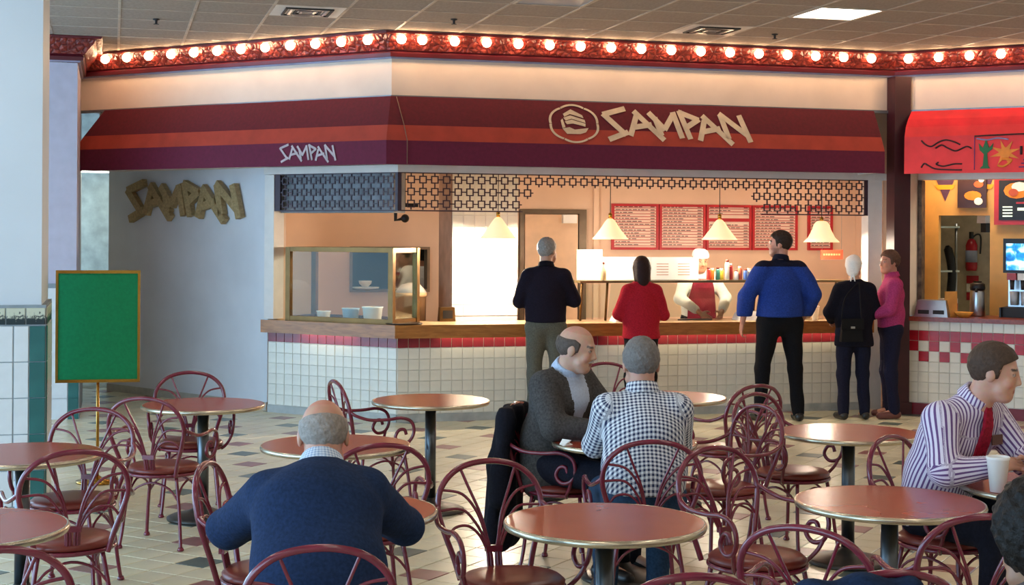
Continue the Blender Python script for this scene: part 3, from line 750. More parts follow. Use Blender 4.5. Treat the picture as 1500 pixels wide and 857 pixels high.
# kitchen ware on the counter behind the case
for l, o, r, hgt, lab in ((.75, -.28, .085, .13, 'pale blue plastic tub inside the display case'), (.5, -.3, .10, .15, 'white round food tub inside the display case'), (1.1, -.3, .07, .09, 'small white food tub inside the display case')):
    e = empty('food_tub', tuple(LW(l, o, .926)), label=lab, cat='tub', group='food tubs in the display case')
    MB().lathe([(r*.85, .001), (r, hgt*.9), (r*1.06, hgt*.92), (r*1.06, hgt), (r*.96, hgt), (r*.8, .02)], 20).build('body', mat('tub_blue', '#c2d4e2', .4) if 'blue' in lab else M_paper, e)
    MB().lathe([(r*.93, hgt*.8), (r*.5, hgt*.95), (.01, hgt)], 16).build('contents', mat('noodle_food', '#d9b070', .7, var=.1, scale=60), e)
bp_ = empty('storage_bin', tuple(LW(.2, -.60, .0)), label='tall tan bin standing behind the angled counter', cat='bin')
bp_.location = (2.98, 14.95, 0)
MB().lathe([(.14, .001), (.16, 1.15), (.17, 1.15), (.17, 1.19), (.15, 1.19), (.13, .03)], 20).build('body', mat('tan_plastic', '#d8ab7c', .5), bp_)
MB().lathe([(.168, 1.191), (.10, 1.27), (.02, 1.29)], 20).build('lid', mat('clear_lid', '#e8d4c4', .4), bp_)
sp_ = empty('napkin_box', (3.22, 14.33, .926), label='dark napkin box on the counter beside the tiled pier', cat='box')
MB().frustum((-.08, -.06, 0), (.08, .06, .14), .008).build('case', M_brn, sp_); MB().box((-.05, -.0615, .03), (.05, -.0605, .11)).build('front_slot', M_black, sp_)

# sneeze guard on the front counter
sg = empty('sneeze_guard', (4.7, 14.10, .926), label='brass framed glass sneeze guard along the front counter', cat='glass guard')
for x in (-.12, .15, 1.78, 2.7):
    mb = MB(); mb.tube([(x, .1, 0), (x-.02, -.02, .385)], .013, 8); mb.build('post', M_brn, sg)
MB().box((-.17, -.05, .386), (2.8, .22, .41)).build('top_shelf', mat('shelf_glass_edge', '#7a6a48', .25, metal=.3), sg)
for xa, xb in ((-.1, .13), (.17, 1.76), (1.80, 2.68)):
    mb = MB(); mb.prism([(xa, .092, .03), (xb, .092, .03), (xb, -.012, .375), (xa, -.012, .375)], (0, -.957, -.29), .005); mb.build('pane', M_glass, sg)
ZT = .926+.411
def sheet(x0, x1, z0, z1, y, lab, lines=0):
    e = empty('menu_sign', ((x0+x1)/2, y, z0), label=lab, cat='sign', group='white menu cards on the glass guard')
    w = (x1-x0)/2
    MB().box((-w, -.004, 0), (w, .004, z1-z0)).build('card', M_paper, e)
    if lines:
        for r in range(lines):
            tx = MB()
            for k in range(2): tx.box((-w+.06+k*w*.9, -.0055, (z1-z0)*(.2+.6*r/lines)), (-w+.06+k*w*.9+w*.5, -.0042, (z1-z0)*(.2+.6*r/lines)+.008))
            tx.build('text_line', mat('faint_text', '#c9a08c', .7), e)
    MB().box((-w, -.03, 0.0), (w, .03, .004)).build('foot', M_glass, e)
sheet(4.555, 4.825, ZT+.001, ZT+.31, 14.24, 'tall white menu card at the end of the glass guard')
sheet(4.83, 5.36, ZT+.001, ZT+.235, 14.26, 'blank white menu card on the glass guard behind the red sweatered woman', 0)
sheet(5.365, 5.89, ZT+.001, ZT+.235, 14.26, 'white menu card with faint printed lines on the glass guard', 5)
bt = empty('sauce_bottle', (4.80, 14.12, ZT+.001), label='small cream sauce bottle in front of the white menu cards', cat='bottle')
MB().lathe([(.03, .001), (.032, .10), (.015, .13), (.012, .16)], 14).build('body', mat('cream_bottle', '#e8cfa0', .4), bt); MB().lathe([(.014, .161), (.014, .185)], 10).build('cap', M_seat, bt)
cols = ['#d8483a', '#e88a3a', '#3a8a78', '#e8d24a', '#f0ece0', '#c23a3a', '#f4f0ea', '#d86a4a', '#4a6ab0', '#efe8d8']
for k in range(10):
    x = 5.95+.052*k; hgt = (.13, .12, .13, .12, .21, .17, .1, .14, .11, .12)[k]
    cn = ['red', 'orange', 'teal', 'yellow', 'tall white', 'crimson', 'short white', 'coral', 'blue', 'ivory'][k]
    e = empty('condiment_can', (x, 14.13+.03*(k % 2), ZT+.001), label=cn+' condiment container on the glass guard shelf', cat='container', group='condiments on the glass guard shelf')
    MB().lathe([(.022, .001), (.024, .01), (.024, hgt*.8), (.018, hgt*.88)], 14).build('body', mat('can_%d' % k, cols[k], .35), e)
    MB().lathe([(.018, hgt*.885), (.018, hgt)], 12).build('lid', M_paper if k % 2 else M_seat, e)
fp = empty('foam_box', (5.02, 13.98, .926), label='white foam takeout box pile on the counter beside the red sweater', cat='takeout box')
MB().frustum((-.17, -.10, 0), (.17, .10, .08), .03).build('base', M_paper, fp); MB().frustum((-.15, -.09, .081), (.15, .09, .14), .04).build('lid', M_paper, fp)
fp = empty('foam_box', (6.38, 14.05, .926), label='flat white foam tray beside the aproned server', cat='takeout box')
MB().frustum((-.16, -.10, 0), (.16, .10, .06), .02).build('base', M_paper, fp); MB().frustum((-.14, -.08, .0605), (.14, .08, .09), .02).build('lid', M_paper, fp)
tg = empty('serving_tongs', (5.75, 14.0, .927), .15, label='dark metal serving tongs lying on the counter', cat='tongs')
for s_ in (-1, 1): MB().tube([(-.2, 0, .012), (0, .02*s_, .012), (.18, .035*s_, .012)], .007, 6).build('arm', M_black, tg)
cp = empty('paper_cup', (7.05, 13.9, .926), label='white paper cup on the counter by the dark coat', cat='cup')
MB().lathe([(.03, .001), (.042, .13), (.045, .133), (.04, .132), (.028, .012)], 18).build('body', M_paper, cp); MB().lathe([(.046, .1335), (.046, .145), (.03, .15)], 18).build('lid', mat('clear_lid2', '#e8e4dc', .3), cp)
cl_ = empty('straw_jar', (7.62-.5, 14.28, .926), label='glass straw jar on the counter near the paper cup', cat='jar')
MB().lathe([(.06, .001), (.07, .2), (.06, .24), (.055, .24), (.06, .02)], 18).build('glass', mat('frosted_jar', '#f0e0c8', .2), cl_)
MB().ball((0, 0, .27), .045, 12, 8).build('stopper', M_paper, cl_)

# ------------------------------------------------------------------ neighbour stall (right)
M_yel = mat('ochre_wall', '#dcae66', .5, var=.06, scale=3)
MB().box((.18, -.12, .995), (.30, .3, 3.08), M3).build('wall_stall_jamb', M_white, kind='structure')
c3 = empty('stall_counter', tuple(W3(2.4, .3, 0)), label='white tiled stall counter with red checker tiles', cat='counter')
mb = MB(); mb.box((.285, .0, 0), (4.5, .299, .96), M3); localise(mb, c3).build('body', M_wg, c3)
n3 = 40; TL0 = .287
for r in range(9):
    z = .905-TW*(r+.5)+.05
    for k in range(n3 if r < 8 else 0):
        red = (r == 1) or (r == 2 and k % 2 == 0) or (r == 3 and k % 2 == 1)
        ob = link(rt2_me if red else wt_me, 'red_tile' if red else 'white_tile', c3)
        ob.matrix_local = Matrix.Translation(W3(TL0+(k+.5)*TW, .3, z)-Vector(c3.location)) @ M3.to_3x3().to_4x4()
mb = MB(); mb.box((.285, .3005, 0), (4.5, .315, .115), M3); localise(mb, c3).build('base_strip', mat('oxblood_base', '#7a1a28', .3), c3)
w3_ = empty('stall_worktop', tuple(W3(2.4, .1, .96)), label='reddish brown worktop of the stall with the red awning', cat='worktop')
mb = MB(); mb.box((.27, -.45, .962), (4.5, .33, .985), M3); localise(mb, w3_).build('top_slab', mat_wood('red_wood_top', '#7c3326', '#9a4634', .3), w3_)
mb = MB(); mb.box((.27, .3305, .945), (4.5, .345, .99), M3); localise(mb, w3_).build('front_edge', MATS['red_wood_top'], w3_)
# interior walls: yellow back wall with a doorway
def S3(l, dep, z): return W3(l, -dep, z)
M3i = Matrix(((D3.x, -NL.x, 0, C.x), (D3.y, -NL.y, 0, C.y), (0, 0, 1, 0), (0, 0, 0, 1)))
DB = .8
mb = MB(); mb.box((.10, DB, 0), (.32, DB+.1, 2.7), M3i); mb.box((.32, DB, 2.03), (.86, DB+.1, 2.7), M3i); mb.box((.86, DB, 0), (4.6, DB+.1, 2.7), M3i); mb.build('wall_stall_back', M_yel, kind='structure')
mb = MB(); mb.box((-.6, DB+1.8, 0), (3.0, DB+1.9, 2.7), M3i); mb.build('wall_stall_rear', mat('rear_room_paint', '#b8a890', .6), kind='structure')
mb = MB(); mb.prism([M3i @ Vector(q) for q in ((.19, .13, .99), (.10, DB, .99), (.16, DB, .99), (.25, .13, .99))][::-1], (0, 0, 1), 1.71); mb.build('wall_stall_side', M_yel, kind='structure')
mb = MB(); mb.prism([M3i @ Vector(q) for q in ((.04, DB+.1, 0), (-.6, DB+1.8, 0), (-.54, DB+1.8, 0), (.10, DB+.1, 0))][::-1], (0, 0, 1), 2.7); mb.build('wall_stall_room', MATS['rear_room_paint'], kind='structure')
mb = MB(); mb.box((-.6, .13, 2.7), (4.6, DB+1.9, 2.75), M3i); mb.build('ceiling_stall', M_white, kind='structure')
mb = MB(); mb.box((.305, -.02, .99), (.345, .12, 2.38), M3i); mb.build('trim_6', mat('dark_checker_trim', '#3a2a2e', .5, col2='#7a6a5a', scale=14), kind='structure')
for l, lab in ((.7, 'near the doorway'), (1.8, 'over the drinks machine')):
    e = empty('stall_light', tuple(S3(l, .45, 2.7)), math.atan2(D3.y, D3.x), label='flat fixture inside the red awning stall '+lab, cat='light', group='fixtures inside the stall')
    MB().box((-.3, -.12, -.05), (.3, .12, -.001)).build('housing', M_white, e); MB().box((-.28, -.1, -.06), (.28, .1, -.0505)).build('diffuser', mat('stall_diffuser', '#ffffff', .5, var=0, emit='#ffe2b8', estr=17.), e)
e = empty('rear_light', tuple(S3(.5, DB+.9, 2.7)), math.atan2(D3.y, D3.x), label='flat fixture in the room behind the doorway', cat='light')
MB().box((-.3, -.12, -.05), (.3, .12, -.001)).build('housing', M_white, e); MB().box((-.28, -.1, -.06), (.28, .1, -.0505)).build('diffuser', mat('rear_diffuser', '#ffffff', .5, var=0, emit='#fff0d8', estr=3.), e)
# zig-zag banner
bn = empty('zigzag_banner', tuple(S3(1.0, DB-.02, 2.1)), label='purple and yellow zigzag banner along the top of the stall wall', cat='banner')
def S3l(l, dep, z, e): return S3(l, dep, z)-Vector(e.location)
NO = Vector((NL.x, NL.y, 0))
M_pur = mat('purple_banner', '#5a3a5e', .7, var=.06, scale=30); M_yb = mat('yellow_banner', '#e8a62a', .7)
for k in range(10):
    l = .26+.40*k
    mb = MB(); mb.prism([S3l(l, DB-.004, 2.5, bn), S3l(l+.13, DB-.004, 2.18, bn), S3l(l+.26, DB-.004, 2.5, bn)][::1], NO, .004); mb.build('pennant', M_pur, bn)
    mb = MB(); mb.prism([S3l(l+.05, DB-.009, 2.31, bn), S3l(l+.21, DB-.009, 2.31, bn), S3l(l+.24, DB-.009, 2.36, bn), S3l(l+.02, DB-.009, 2.36, bn)], NO, .003); mb.build('stripe', M_yb, bn)
mb = MB(); mb.prism([S3l(.12, DB-.003, 2.5, bn), S3l(4.5, DB-.003, 2.5, bn), S3l(4.5, DB-.003, 2.62, bn), S3l(.12, DB-.003, 2.62, bn)], NO, .004); mb.build('top_strip', M_pur, bn)
# picture sign and lit menu sign
def quad(e, l0, l1, z0, z1, dep, th_, m, nm):
    mb = MB(); mb.prism([S3l(l0, dep, z0, e), S3l(l1, dep, z0, e), S3l(l1, dep, z1, e), S3l(l0, dep, z1, e)], NO, th_); return mb.build(nm, m, e)
def blob(e, l, z, rl, rz_, dep, m, nm):
    mb = MB(); mb.prism([S3l(l+rl*math.cos(k*.5236), dep, z+rz_*math.sin(k*.5236), e) for k in range(12)], NO, .004); return mb.build(nm, m, e)
fs = empty('food_picture', tuple(S3(.61, DB-.03, 2.1)), label='dark square food picture sign above the doorway', cat='sign')
quad(fs, 0.530, 0.830, 2.11, 2.42, DB-.03, .02, mat('dark_brown_sign', '#3a1c18', .4), 'plate')
blob(fs, 0.690, 2.24, .09, .05, DB-.053, M_or, 'printed_food'); blob(fs, 0.750, 2.18, .045, .04, DB-.056, M_paper, 'printed_bowl'); blob(fs, 0.750, 2.36, .05, .035, DB-.053, mat('tomato_print', '#d8582a', .5), 'printed_food'); blob(fs, 0.780, 2.41, .03, .03, DB-.057, M_paper, 'printed_flower')
ms = empty('lit_menu', tuple(S3(1.15, DB-.03, 2.0)), label='red framed dark menu sign with a food photo beside the food picture', cat='sign')
quad(ms, 0.910, 1.610, 1.93, 2.44, DB-.03, .02, M_fr, 'frame'); quad(ms, 0.960, 1.560, 1.98, 2.40, DB-.052, .006, M_black, 'panel')
blob(ms, 1.140, 2.29, .13, .085, DB-.06, M_or, 'printed_food'); blob(ms, 1.170, 2.33, .08, .05, DB-.065, M_paper, 'printed_plate'); blob(ms, 1.110, 2.27, .05, .04, DB-.07, mat('meat_print', '#a8482a', .5), 'printed_food')
for r in range(4): quad(ms, 1.000, 1.100, 2.11-.032*r, 2.125-.032*r, DB-.06, .002, mat('menu_white', '#e8ffe8', .5, emit='#d8f0e0', estr=.4), 'text_line')
quad(ms, 1.150, 1.290, 2.08, 2.11, DB-.06, .002, MATS['menu_white'], 'text_line'); quad(ms, 1.350, 1.500, 2.08, 2.11, DB-.06, .002, MATS['menu_white'], 'text_line'); quad(ms, 1.140, 1.530, 2.15, 2.17, DB-.072, .002, M_fr, 'text_line')
# drinks machine with glowing screen
dm = empty('drinks_machine', tuple(S3(2.2, .25, .986)), math.atan2(D3.y, D3.x), label='drinks dispenser with a glowing blue picture panel', cat='drinks machine')
dm.location = tuple(S3(1.42, .30, .986))
MB().box((-.30, -.15, .0), (.30, .22, .10)).build('drip_base', M_dark, dm); MB().box((-.28, .05, .101), (.28, .22, .45)).build('splash_back', M_steel, dm)
MB().box((-.30, -.12, .451), (.30, .22, .80)).build('head', M_black, dm); 
def mat_screen():
    m = bpy.data.materials.new('blue_screen_print'); m.use_nodes = True; t = NT(m); b = t.n['Principled BSDF']
    tc = t.add('ShaderNodeTexCoord'); nz = t.add('ShaderNodeTexNoise'); nz.inputs['Scale'].default_value = 7; nz.inputs['Detail'].default_value = 4; nz.inputs['Distortion'].default_value = 1.2
    t.link(tc.outputs['Object'], nz.inputs['Vector']); rp = t.add('ShaderNodeValToRGB'); e = rp.color_ramp.elements
    e[0].position = .36; e[0].color = lin('#0a4a9a'); e[1].position = .66; e[1].color = lin('#e8fbff'); x = e.new(.5); x.color = lin('#2a9ad8')
    t.link(nz.outputs['Fac'], rp.inputs[0]); t.link(rp.outputs[0], b.inputs['Base Color']); t.link(rp.outputs[0], b.inputs['Emission Color']); b.inputs['Emission Strength'].default_value = .9
    return m
MB().box((-.27, -.128, .48), (.27, -.1205, .75)).build('picture_panel', mat_screen(), dm)
for k in range(5):
    MB().box((-.26+.105*k, -.135, .38), (-.17+.105*k, -.06, .448)).build('tap_label', mat('tap_red', '#b03a3a', .4) if k % 2 == 0 else M_paper, dm)
    MB().lathe([(.02, .28), (.025, .38)], 10, c=(-.215+.105*k, -.09, 0)).build('nozzle', M_dark, dm)
    MB().lathe([(.035, .12), (.042, .26), (.04, .26), (.033, .125)], 14, c=(-.215+.105*k, .0, 0)).build('cup_stack', mat('clear_cups', '#c8ccd0', .2), dm)
MB().box((-.32, -.2, .002), (-.302, .2, .1)).build('side_foot', M_black, dm)
# coffee airpot
ap = empty('coffee_airpot', tuple(S3(.86, .22, .986)), label='steel coffee airpot with a black top on the stall counter', cat='airpot')
MB().lathe([(.075, .001), (.078, .01), (.075, .25), (.07, .265)], 24).build('body', M_steel, ap); MB().lathe([(.072, .2655), (.078, .29), (.074, .33), (.05, .345)], 24).build('lid', M_black, ap)
MB().box((-.03, -.03, .3455), (.03, .03, .36)).build('pump', M_black, ap); MB().tube([(-.04, -.05, .28), (-.08, -.10, .275), (-.085, -.105, .25)], .012, 8).build('spout', M_black, ap)
# steel warmer
wm = empty('food_warmer', tuple(S3(.50, -.12, .986)), math.atan2(D3.y, D3.x), label='low steel food warmer with two dark openings on the stall counter', cat='warmer')
MB().frustum((-.17, -.13, .0), (.17, .13, .17), .03).build('body', M_steel, wm)
for sx in (-.075, .075): MB().box((sx-.055, -.128, .03), (sx+.055, -.1205, .07)).build('opening', M_dark, wm)
yb = empty('yellow_basket', tuple(S3(.80, -.12, .986)), label='yellow paper basket beside the coffee airpot', cat='basket')
MB().lathe([(.05, .001), (.09, .055), (.095, .055), (.055, .006)], 16).build('bowl', mat('yellow_paper', '#e8a03a', .6), yb)
MB().box((-.16, .09, .0), (-.02, .10, .26)).build('card', mat('yellow_card', '#d89a4a', .6), yb)
tb = empty('tea_box', tuple(S3(.545, .30, .986)), .3, label='white and red tea box behind the yellow basket', cat='box')
MB().box((-.09, -.05, 0), (.09, .05, .17)).build('carton', M_paper, tb); MB().box((.01, -.052, .03), (.085, -.0505, .12)).build('red_patch', M_fr, tb); MB().box((-.06, -.052, .11), (0, -.0505, .14)).build('blue_patch', mat('navy_patch', '#2a3a6a', .5), tb)
# fire extinguisher
fe = empty('fire_extinguisher', tuple(S3(.29, DB+1.72, 1.40)), label='red fire extinguisher hanging in the room behind the doorway', cat='extinguisher')
MB().lathe([(.06, 0), (.068, .03), (.068, .30), (.045, .36), (.02, .38)], 18).build('cylinder', M_rt2, fe); MB().lathe([(.069, .1), (.069, .24)], 18).build('label_band', mat('ext_label', '#9aa0b8', .5), fe)
MB().tube(cr([(0, 0, .38), (.05, -.03, .43), (.09, -.05, .40), (.085, -.05, .2)], 5), .01, 8).build('hose', M_black, fe)
MB().box((-.015, -.02, .3805), (.015, .03, .46)).build('valve', M_black, fe)
wsn = empty('extinguisher_sign', tuple(S3(.29, DB+1.79, 1.0)), label='small red and white sign below the fire extinguisher', cat='sign')
for r in range(3): quad(wsn, .22, .36, 1.05+.1*r, 1.14+.1*r, DB+1.79, .004, M_rt2 if r % 2 == 0 else M_paper, 'panel')
sk = empty('rear_rack', tuple(S3(.0, DB+.9, 0)), label='grey steel rack with hanging dark cloth in the rear room', cat='rack')
for dx in (0, .3): MB().tube([(dx*D3.x, dx*D3.y, 0), (dx*D3.x, dx*D3.y, 1.95)], .015, 6).build('upright', M_steel, sk)
for z in (.9, 1.4, 1.9): MB().box((-.02, -.24, z), (.24, .04, z+.02)).build('shelf', M_steel, sk)
MB().tube(cr([(.13, -.16, 1.7), (.17, -.2, 1.4), (.15, -.18, 1.0), (.14, -.17, .6)], 5), [.02]+[.05]*14+[.03], 8).build('cloth', M_black, sk)
psp = empty('wall_speaker', tuple(S3(.78, DB+.25, 1.95)), label='white box speaker high in the doorway', cat='speaker')
MB().frustum((-.08, -.08, 0), (.08, .08, .2), .01).build('case', M_white, psp); MB().box((-.05, -.05, -.1), (.05, .05, -.001)).build('mount', M_dark, psp)

# ------------------------------------------------------------------ tiled column in front and pier behind
M_colp = mat('column_paint', '#d9e0e6', .5, var=.01, scale=2); M_ct = mat('column_white_tile', '#e4e8ea', .2, var=.015); M_gc = mat('green_corner_tile', '#2f6a68', .2, var=.06, scale=4)
M_cg = mat('column_grout', '#8f9aa0', .8)
CX, CY = -.405, 9.70
co = empty('wall_column', (CX, CY, 0), kind='structure')
MB().box((-1.2, .03, 0), (-.03, 1.0, ZC)).build('shaft', M_colp, co)
MB().box((-1.2, .004, 0), (-.001, .9, 1.335)).build('wainscot', M_cg, co)
HT = .2275
def tile_box(w, hh, nm, m):
    mb = MB(); mb.frustum((-w/2+.002, -hh/2+.002, 0), (w/2-.002, hh/2-.002, .006), .003, Matrix(((1, 0, 0, 0), (0, 0, -1, 0), (0, 1, 0, 0), (0, 0, 0, 1)))); me = mb.mesh(nm); me.materials.append(m); return me
twf, twp, tgc = tile_box(.225, HT, 'white_tile', M_ct), tile_box(.092, HT, 'white_tile', M_ct), tile_box(.098, HT, 'green_tile', M_gc)
def mat_band():
    m = bpy.data.materials.new('scroll_band_tile'); m.use_nodes = True; t = NT(m); b = t.n['Principled BSDF']
    tc = t.add('ShaderNodeTexCoord'); nz = t.add('ShaderNodeTexNoise'); nz.inputs['Scale'].default_value = 22; nz.inputs['Detail'].default_value = 3; nz.inputs['Distortion'].default_value = 1.5
    sx = t.add('ShaderNodeSeparateXYZ'); t.link(tc.outputs['Object'], sx.inputs[0]); t.link(tc.outputs['Object'], nz.inputs['Vector'])
    ma = t.add('ShaderNodeMath', operation='MULTIPLY_ADD'); t.link(sx.outputs['Z'], ma.inputs[0]); ma.inputs[1].default_value = 7.; t.link(nz.outputs['Fac'], ma.inputs[2])
    rp = t.add('ShaderNodeValToRGB'); rp.color_ramp.elements[0].position = .44; rp.color_ramp.elements[0].color = lin('#26353a'); rp.color_ramp.elements[1].position = .56; rp.color_ramp.elements[1].color = lin('#cfd2bc')
    t.link(ma.outputs[0], rp.inputs[0]); t.link(rp.outputs[0], b.inputs['Base Color']); b.inputs['Roughness'].default_value = .3
    return m
tbd = tile_box(.118, .108, 'band_tile', mat_band())
for r in range(6):
    z = 1.205-HT*(r+.5)
    zc = max(z, HT/2*.6)
    if z < 0: continue
    link(tgc, 'green_tile', co, (-.051, .003, z)); link(twp, 'white_tile', co, (-.148, .003, z))
    for k in range(4): link(twf, 'white_tile', co, (-.309-.228*k, .003, z))
    # side face
    ob = link(tgc, 'green_tile', co, (0, .055, z), math.pi/2)
    for k in range(3): link(twf, 'white_tile', co, (0, .22+.228*k, z), math.pi/2)
for k in range(9): link(tbd, 'band_tile', co, (-.062-.12*k, .003, 1.265))
for k in range(6): link(tbd, 'band_tile', co, (0, .066+.12*k, 1.265), math.pi/2)
pi_ = empty('wall_pier', (-.30, 14.72, 0), kind='structure')
MB().box((-2.2, .0, 0), (-.04, 1.6, 3.42)).build('shaft', mat('lavender_paint', '#c4bfd0', .55, var=.02), pi_)
MB().box((-2.2, -.03, 0), (-.005, 1.5, 1.3)).build('wainscot', M_cg, pi_)
for r in range(6):
    z = 1.25-.21*(r+.5)
    if z < .05: continue
    link(tgc, 'green_tile', pi_, (-.06, -.031, z)); link(twf, 'white_tile', pi_, (-.225, -.031, z)); link(twf, 'white_tile', pi_, (-.453, -.031, z))
sweep(MB(), [(-2.5, 14.72), (-.34, 14.72), (-.34, 16.25)], [(o-.3, z) for o, z in cprof], cmi, closed=True).build('trim_7', [M_orn, M_mar2, M_lav], kind='structure')
MB().box((-.66, 15.3, 0), (-.36, 17.8, 3.45)).build('wall_corridor_side', M_white, kind='structure')

# ------------------------------------------------------------------ green sign on a brass stand
es = empty('sign_stand', (-.10, 10.95, 0), label='green sign board in a brass frame on a floor stand', cat='sign')
es.rotation_euler = (0, 0, math.radians(-4))
MB().lathe([(.15, .001), (.15, .015), (.04, .03), (.014, .05)], 24).build('base', M_brass, es)
MB().tube([(0, 0, .05), (0, 0, .76)], .011, 10).build('pole', M_brass, es)
bw, b0, b1 = .275, .74, 1.50
MB().box((-bw, -.012, b0), (bw, .012, b1)).build('panel', mat('green_felt', '#0fa06a', .8, var=.03, scale=50), es)
for lo, hi, nm in (((-bw-.018, b0-.022), (bw+.018, b0), 'frame_rail'), ((-bw-.018, b1), (bw+.018, b1+.022), 'frame_rail'), ((-bw-.018, b0), (-bw, b1), 'frame_stile'), ((bw, b0), (bw+.018, b1), 'frame_stile')):
    MB().box((lo[0], -.02, lo[1]), (hi[0], .02, hi[1])).build(nm, M_brass, es)

# ------------------------------------------------------------------ tables
M_top = mat('cherry_table_laminate', '#a5442c', .24, var=.02, scale=4); M_rim = mat('table_rim_metal', '#cfc4ac', .25, metal=.9, var=.03); M_base = mat('table_base_enamel', '#4a4642', .35, metal=.5)
tp = MB().lathe([(.36, .697), (.372, .70), (.372, .7205), (.0001, .7205)], 48, sm=False); tp_me = tp.mesh('table_top'); tp_me.materials.append(M_top)
tr = MB(); tr.lathe([(.3725, .694), (.38, .696), (.384, .708), (.38, .7195), (.3725, .721), (.3725, .694)], 56); tr_me = tr.mesh('rim'); tr_me.materials.append(M_rim)
tpl = MB().lathe([(.036, .06), (.036, .69)], 18).lathe([(.11, .685), (.11, .6965)], 18); tpl_me = tpl.mesh('pole'); tpl_me.materials.append(M_dsteel)
tb_ = MB().lathe([(.22, .001), (.222, .016), (.20, .026), (.10, .05), (.045, .075), (.0365, .09)], 32); tb_me = tb_.mesh('base'); tb_me.materials.append(M_base)
TABLES = [((1.797, 5.252), 'round cherry table with no diners beside the checked shirt'), ((3.064, 5.375), 'round cherry table beside the table with the white cup'),
 ((3.918, 7.32), 'round cherry table with a bright lamp reflection beside the stacked looking chairs'), ((1.995, 9.33), 'round cherry table standing alone in front of the tiled counter'),
 ((1.104, 7.473), 'round cherry table in front of the man in the navy sweater'), ((.553, 9.407), 'round table under the white wall lettering'), ((-.419, 7.509), 'round table beside the tiled column'),
 ((-.531, 5.689), 'round table edge in front of the tiled column table'), ((2.588, 7.264), 'round cherry table shared by the grey suited and checked shirt men'), ((3.936, 5.538), 'round cherry table with the white cup and food'),
 ((3.593, 9.194), 'round cherry table behind the checked shirt man'), ((.86, 5.70), 'round table hidden by the navy sweater man eating at it')]
for (x, y), lab in TABLES:
    e = empty('round_table', (x, y, 0), label=lab, cat='table', group='round pedestal tables')
    top_ = link(tp_me, 'table_top', e); link(tr_me, 'rim', top_)
    for me in (tpl_me, tb_me): link(me, me.name.split('.')[0], e)

# ------------------------------------------------------------------ chairs
def build_chair_meshes():
    out = []
    def done(mb, nm, m=M_maroon): me = mb.mesh(nm); me.materials.append(m); out.append((nm, me))
    sp = MB().lathe([(.185, .425), (.205, .43), (.208, .445), (.19, .460), (.12, .466), (.0001, .467)], 32); done(sp, 'seat_pad', M_seat)
    sr = MB().tube([(.205*math.cos(a*math.pi/16), .205*math.sin(a*math.pi/16), .417) for a in range(32)], .0105, 8, closed=True); sr.lathe([(.19, .404), (.2, .408), (.2, .4245), (.19, .4245)], 32); done(sr, 'seat_ring')
    bk = lambda z: -.185-.10*(z-.42)/.45          # lean of the back
    ar = cr([(-.15, bk(.42), .415), (-.172, bk(.5), .50), (-.205, bk(.6), .60), (-.225, bk(.69), .69), (-.205, bk(.775), .775), (-.14, bk(.84), .838), (-.05, bk(.87), .865), (.05, bk(.87), .865),
             (.14, bk(.84), .838), (.205, bk(.775), .775), (.225, bk(.69), .69), (.205, bk(.6), .60), (.172, bk(.5), .50), (.15, bk(.42), .415)], 5)
    done(MB().tube(ar, .0125, 8), 'back_arch')
    for s in (-1, 1):
        for k, (ends, xb) in enumerate((([(.024, .57), (.045, .66), (.09, .77), (.118, .84)], .010), ([(.026, .56), (.06, .67), (.12, .745), (.205, .765)], .016),
                                       ([(.03, .55), (.07, .63), (.125, .685), (.218, .685)], .022), ([(.032, .53), (.06, .585), (.105, .62), (.16, .615), (.192, .575)], .028))):
            pts = [(s*xb, bk(.43)+.004*(k % 2), .43), (s*(xb), bk(.5)+.004*(k % 2), .50)]+[(s*x, bk(z)+.002, z) for x, z in ends]
            done(MB().tube(cr(pts, 5), .0062, 6), 'fan_rod')
    co_ = MB().box((-.035, bk(.52)-.011, .515), (.035, bk(.52)+.013, .54)); done(co_, 'fan_collar')
    for s in (-1, 1):
        pts = [(s*.222, bk(.70), .70), (s*.245, bk(.70)+.035, .675), (s*.262, -.13, .65), (s*.268, -.02, .648), (s*.268, .07, .655), (s*.266, .135, .63), (s*.262, .155, .57), (s*.255, .13, .51), (s*.248, .075, .495),
               (s*.244, .04, .53), (s*.246, .06, .575), (s*.25, .095, .58), (s*.25, .108, .55)]
        done(MB().tube(cr(pts, 5), .0105, 8), 'arm')
        done(MB().tube(cr([(s*.255, .13, .51), (s*.24, .115, .47), (s*.215, .09, .43), (s*.19, .08, .41)], 4), .0095, 8), 'arm_support')
    for sx in (-1, 1):
        for sy in (-1, 1):
            pts = [(sx*.135, sy*.135, .405), (sx*.16, sy*.155, .25), (sx*.175, sy*.17, .10), (sx*.185, sy*.185, .012)]
            mb = MB().tube(cr(pts, 4), .0105, 8); mb.lathe([(.016, .001), (.02, .006), (.014, .022)], 10, c=(sx*.185, sy*.185, 0)); done(mb, 'leg')
    for a0 in range(4):
        an = math.pi/2*a0
        R = Matrix.Rotation(an, 4, 'Z')
        pts = [R @ Vector(p) for p in ((-.158, -.155, .27), (-.10, -.15, .34), (0, -.155, .375), (.10, -.15, .34), (.158, -.155, .27))]
        done(MB().tube(cr(pts, 4), .0065, 6), 'brace')
    return out
CH = build_chair_meshes()
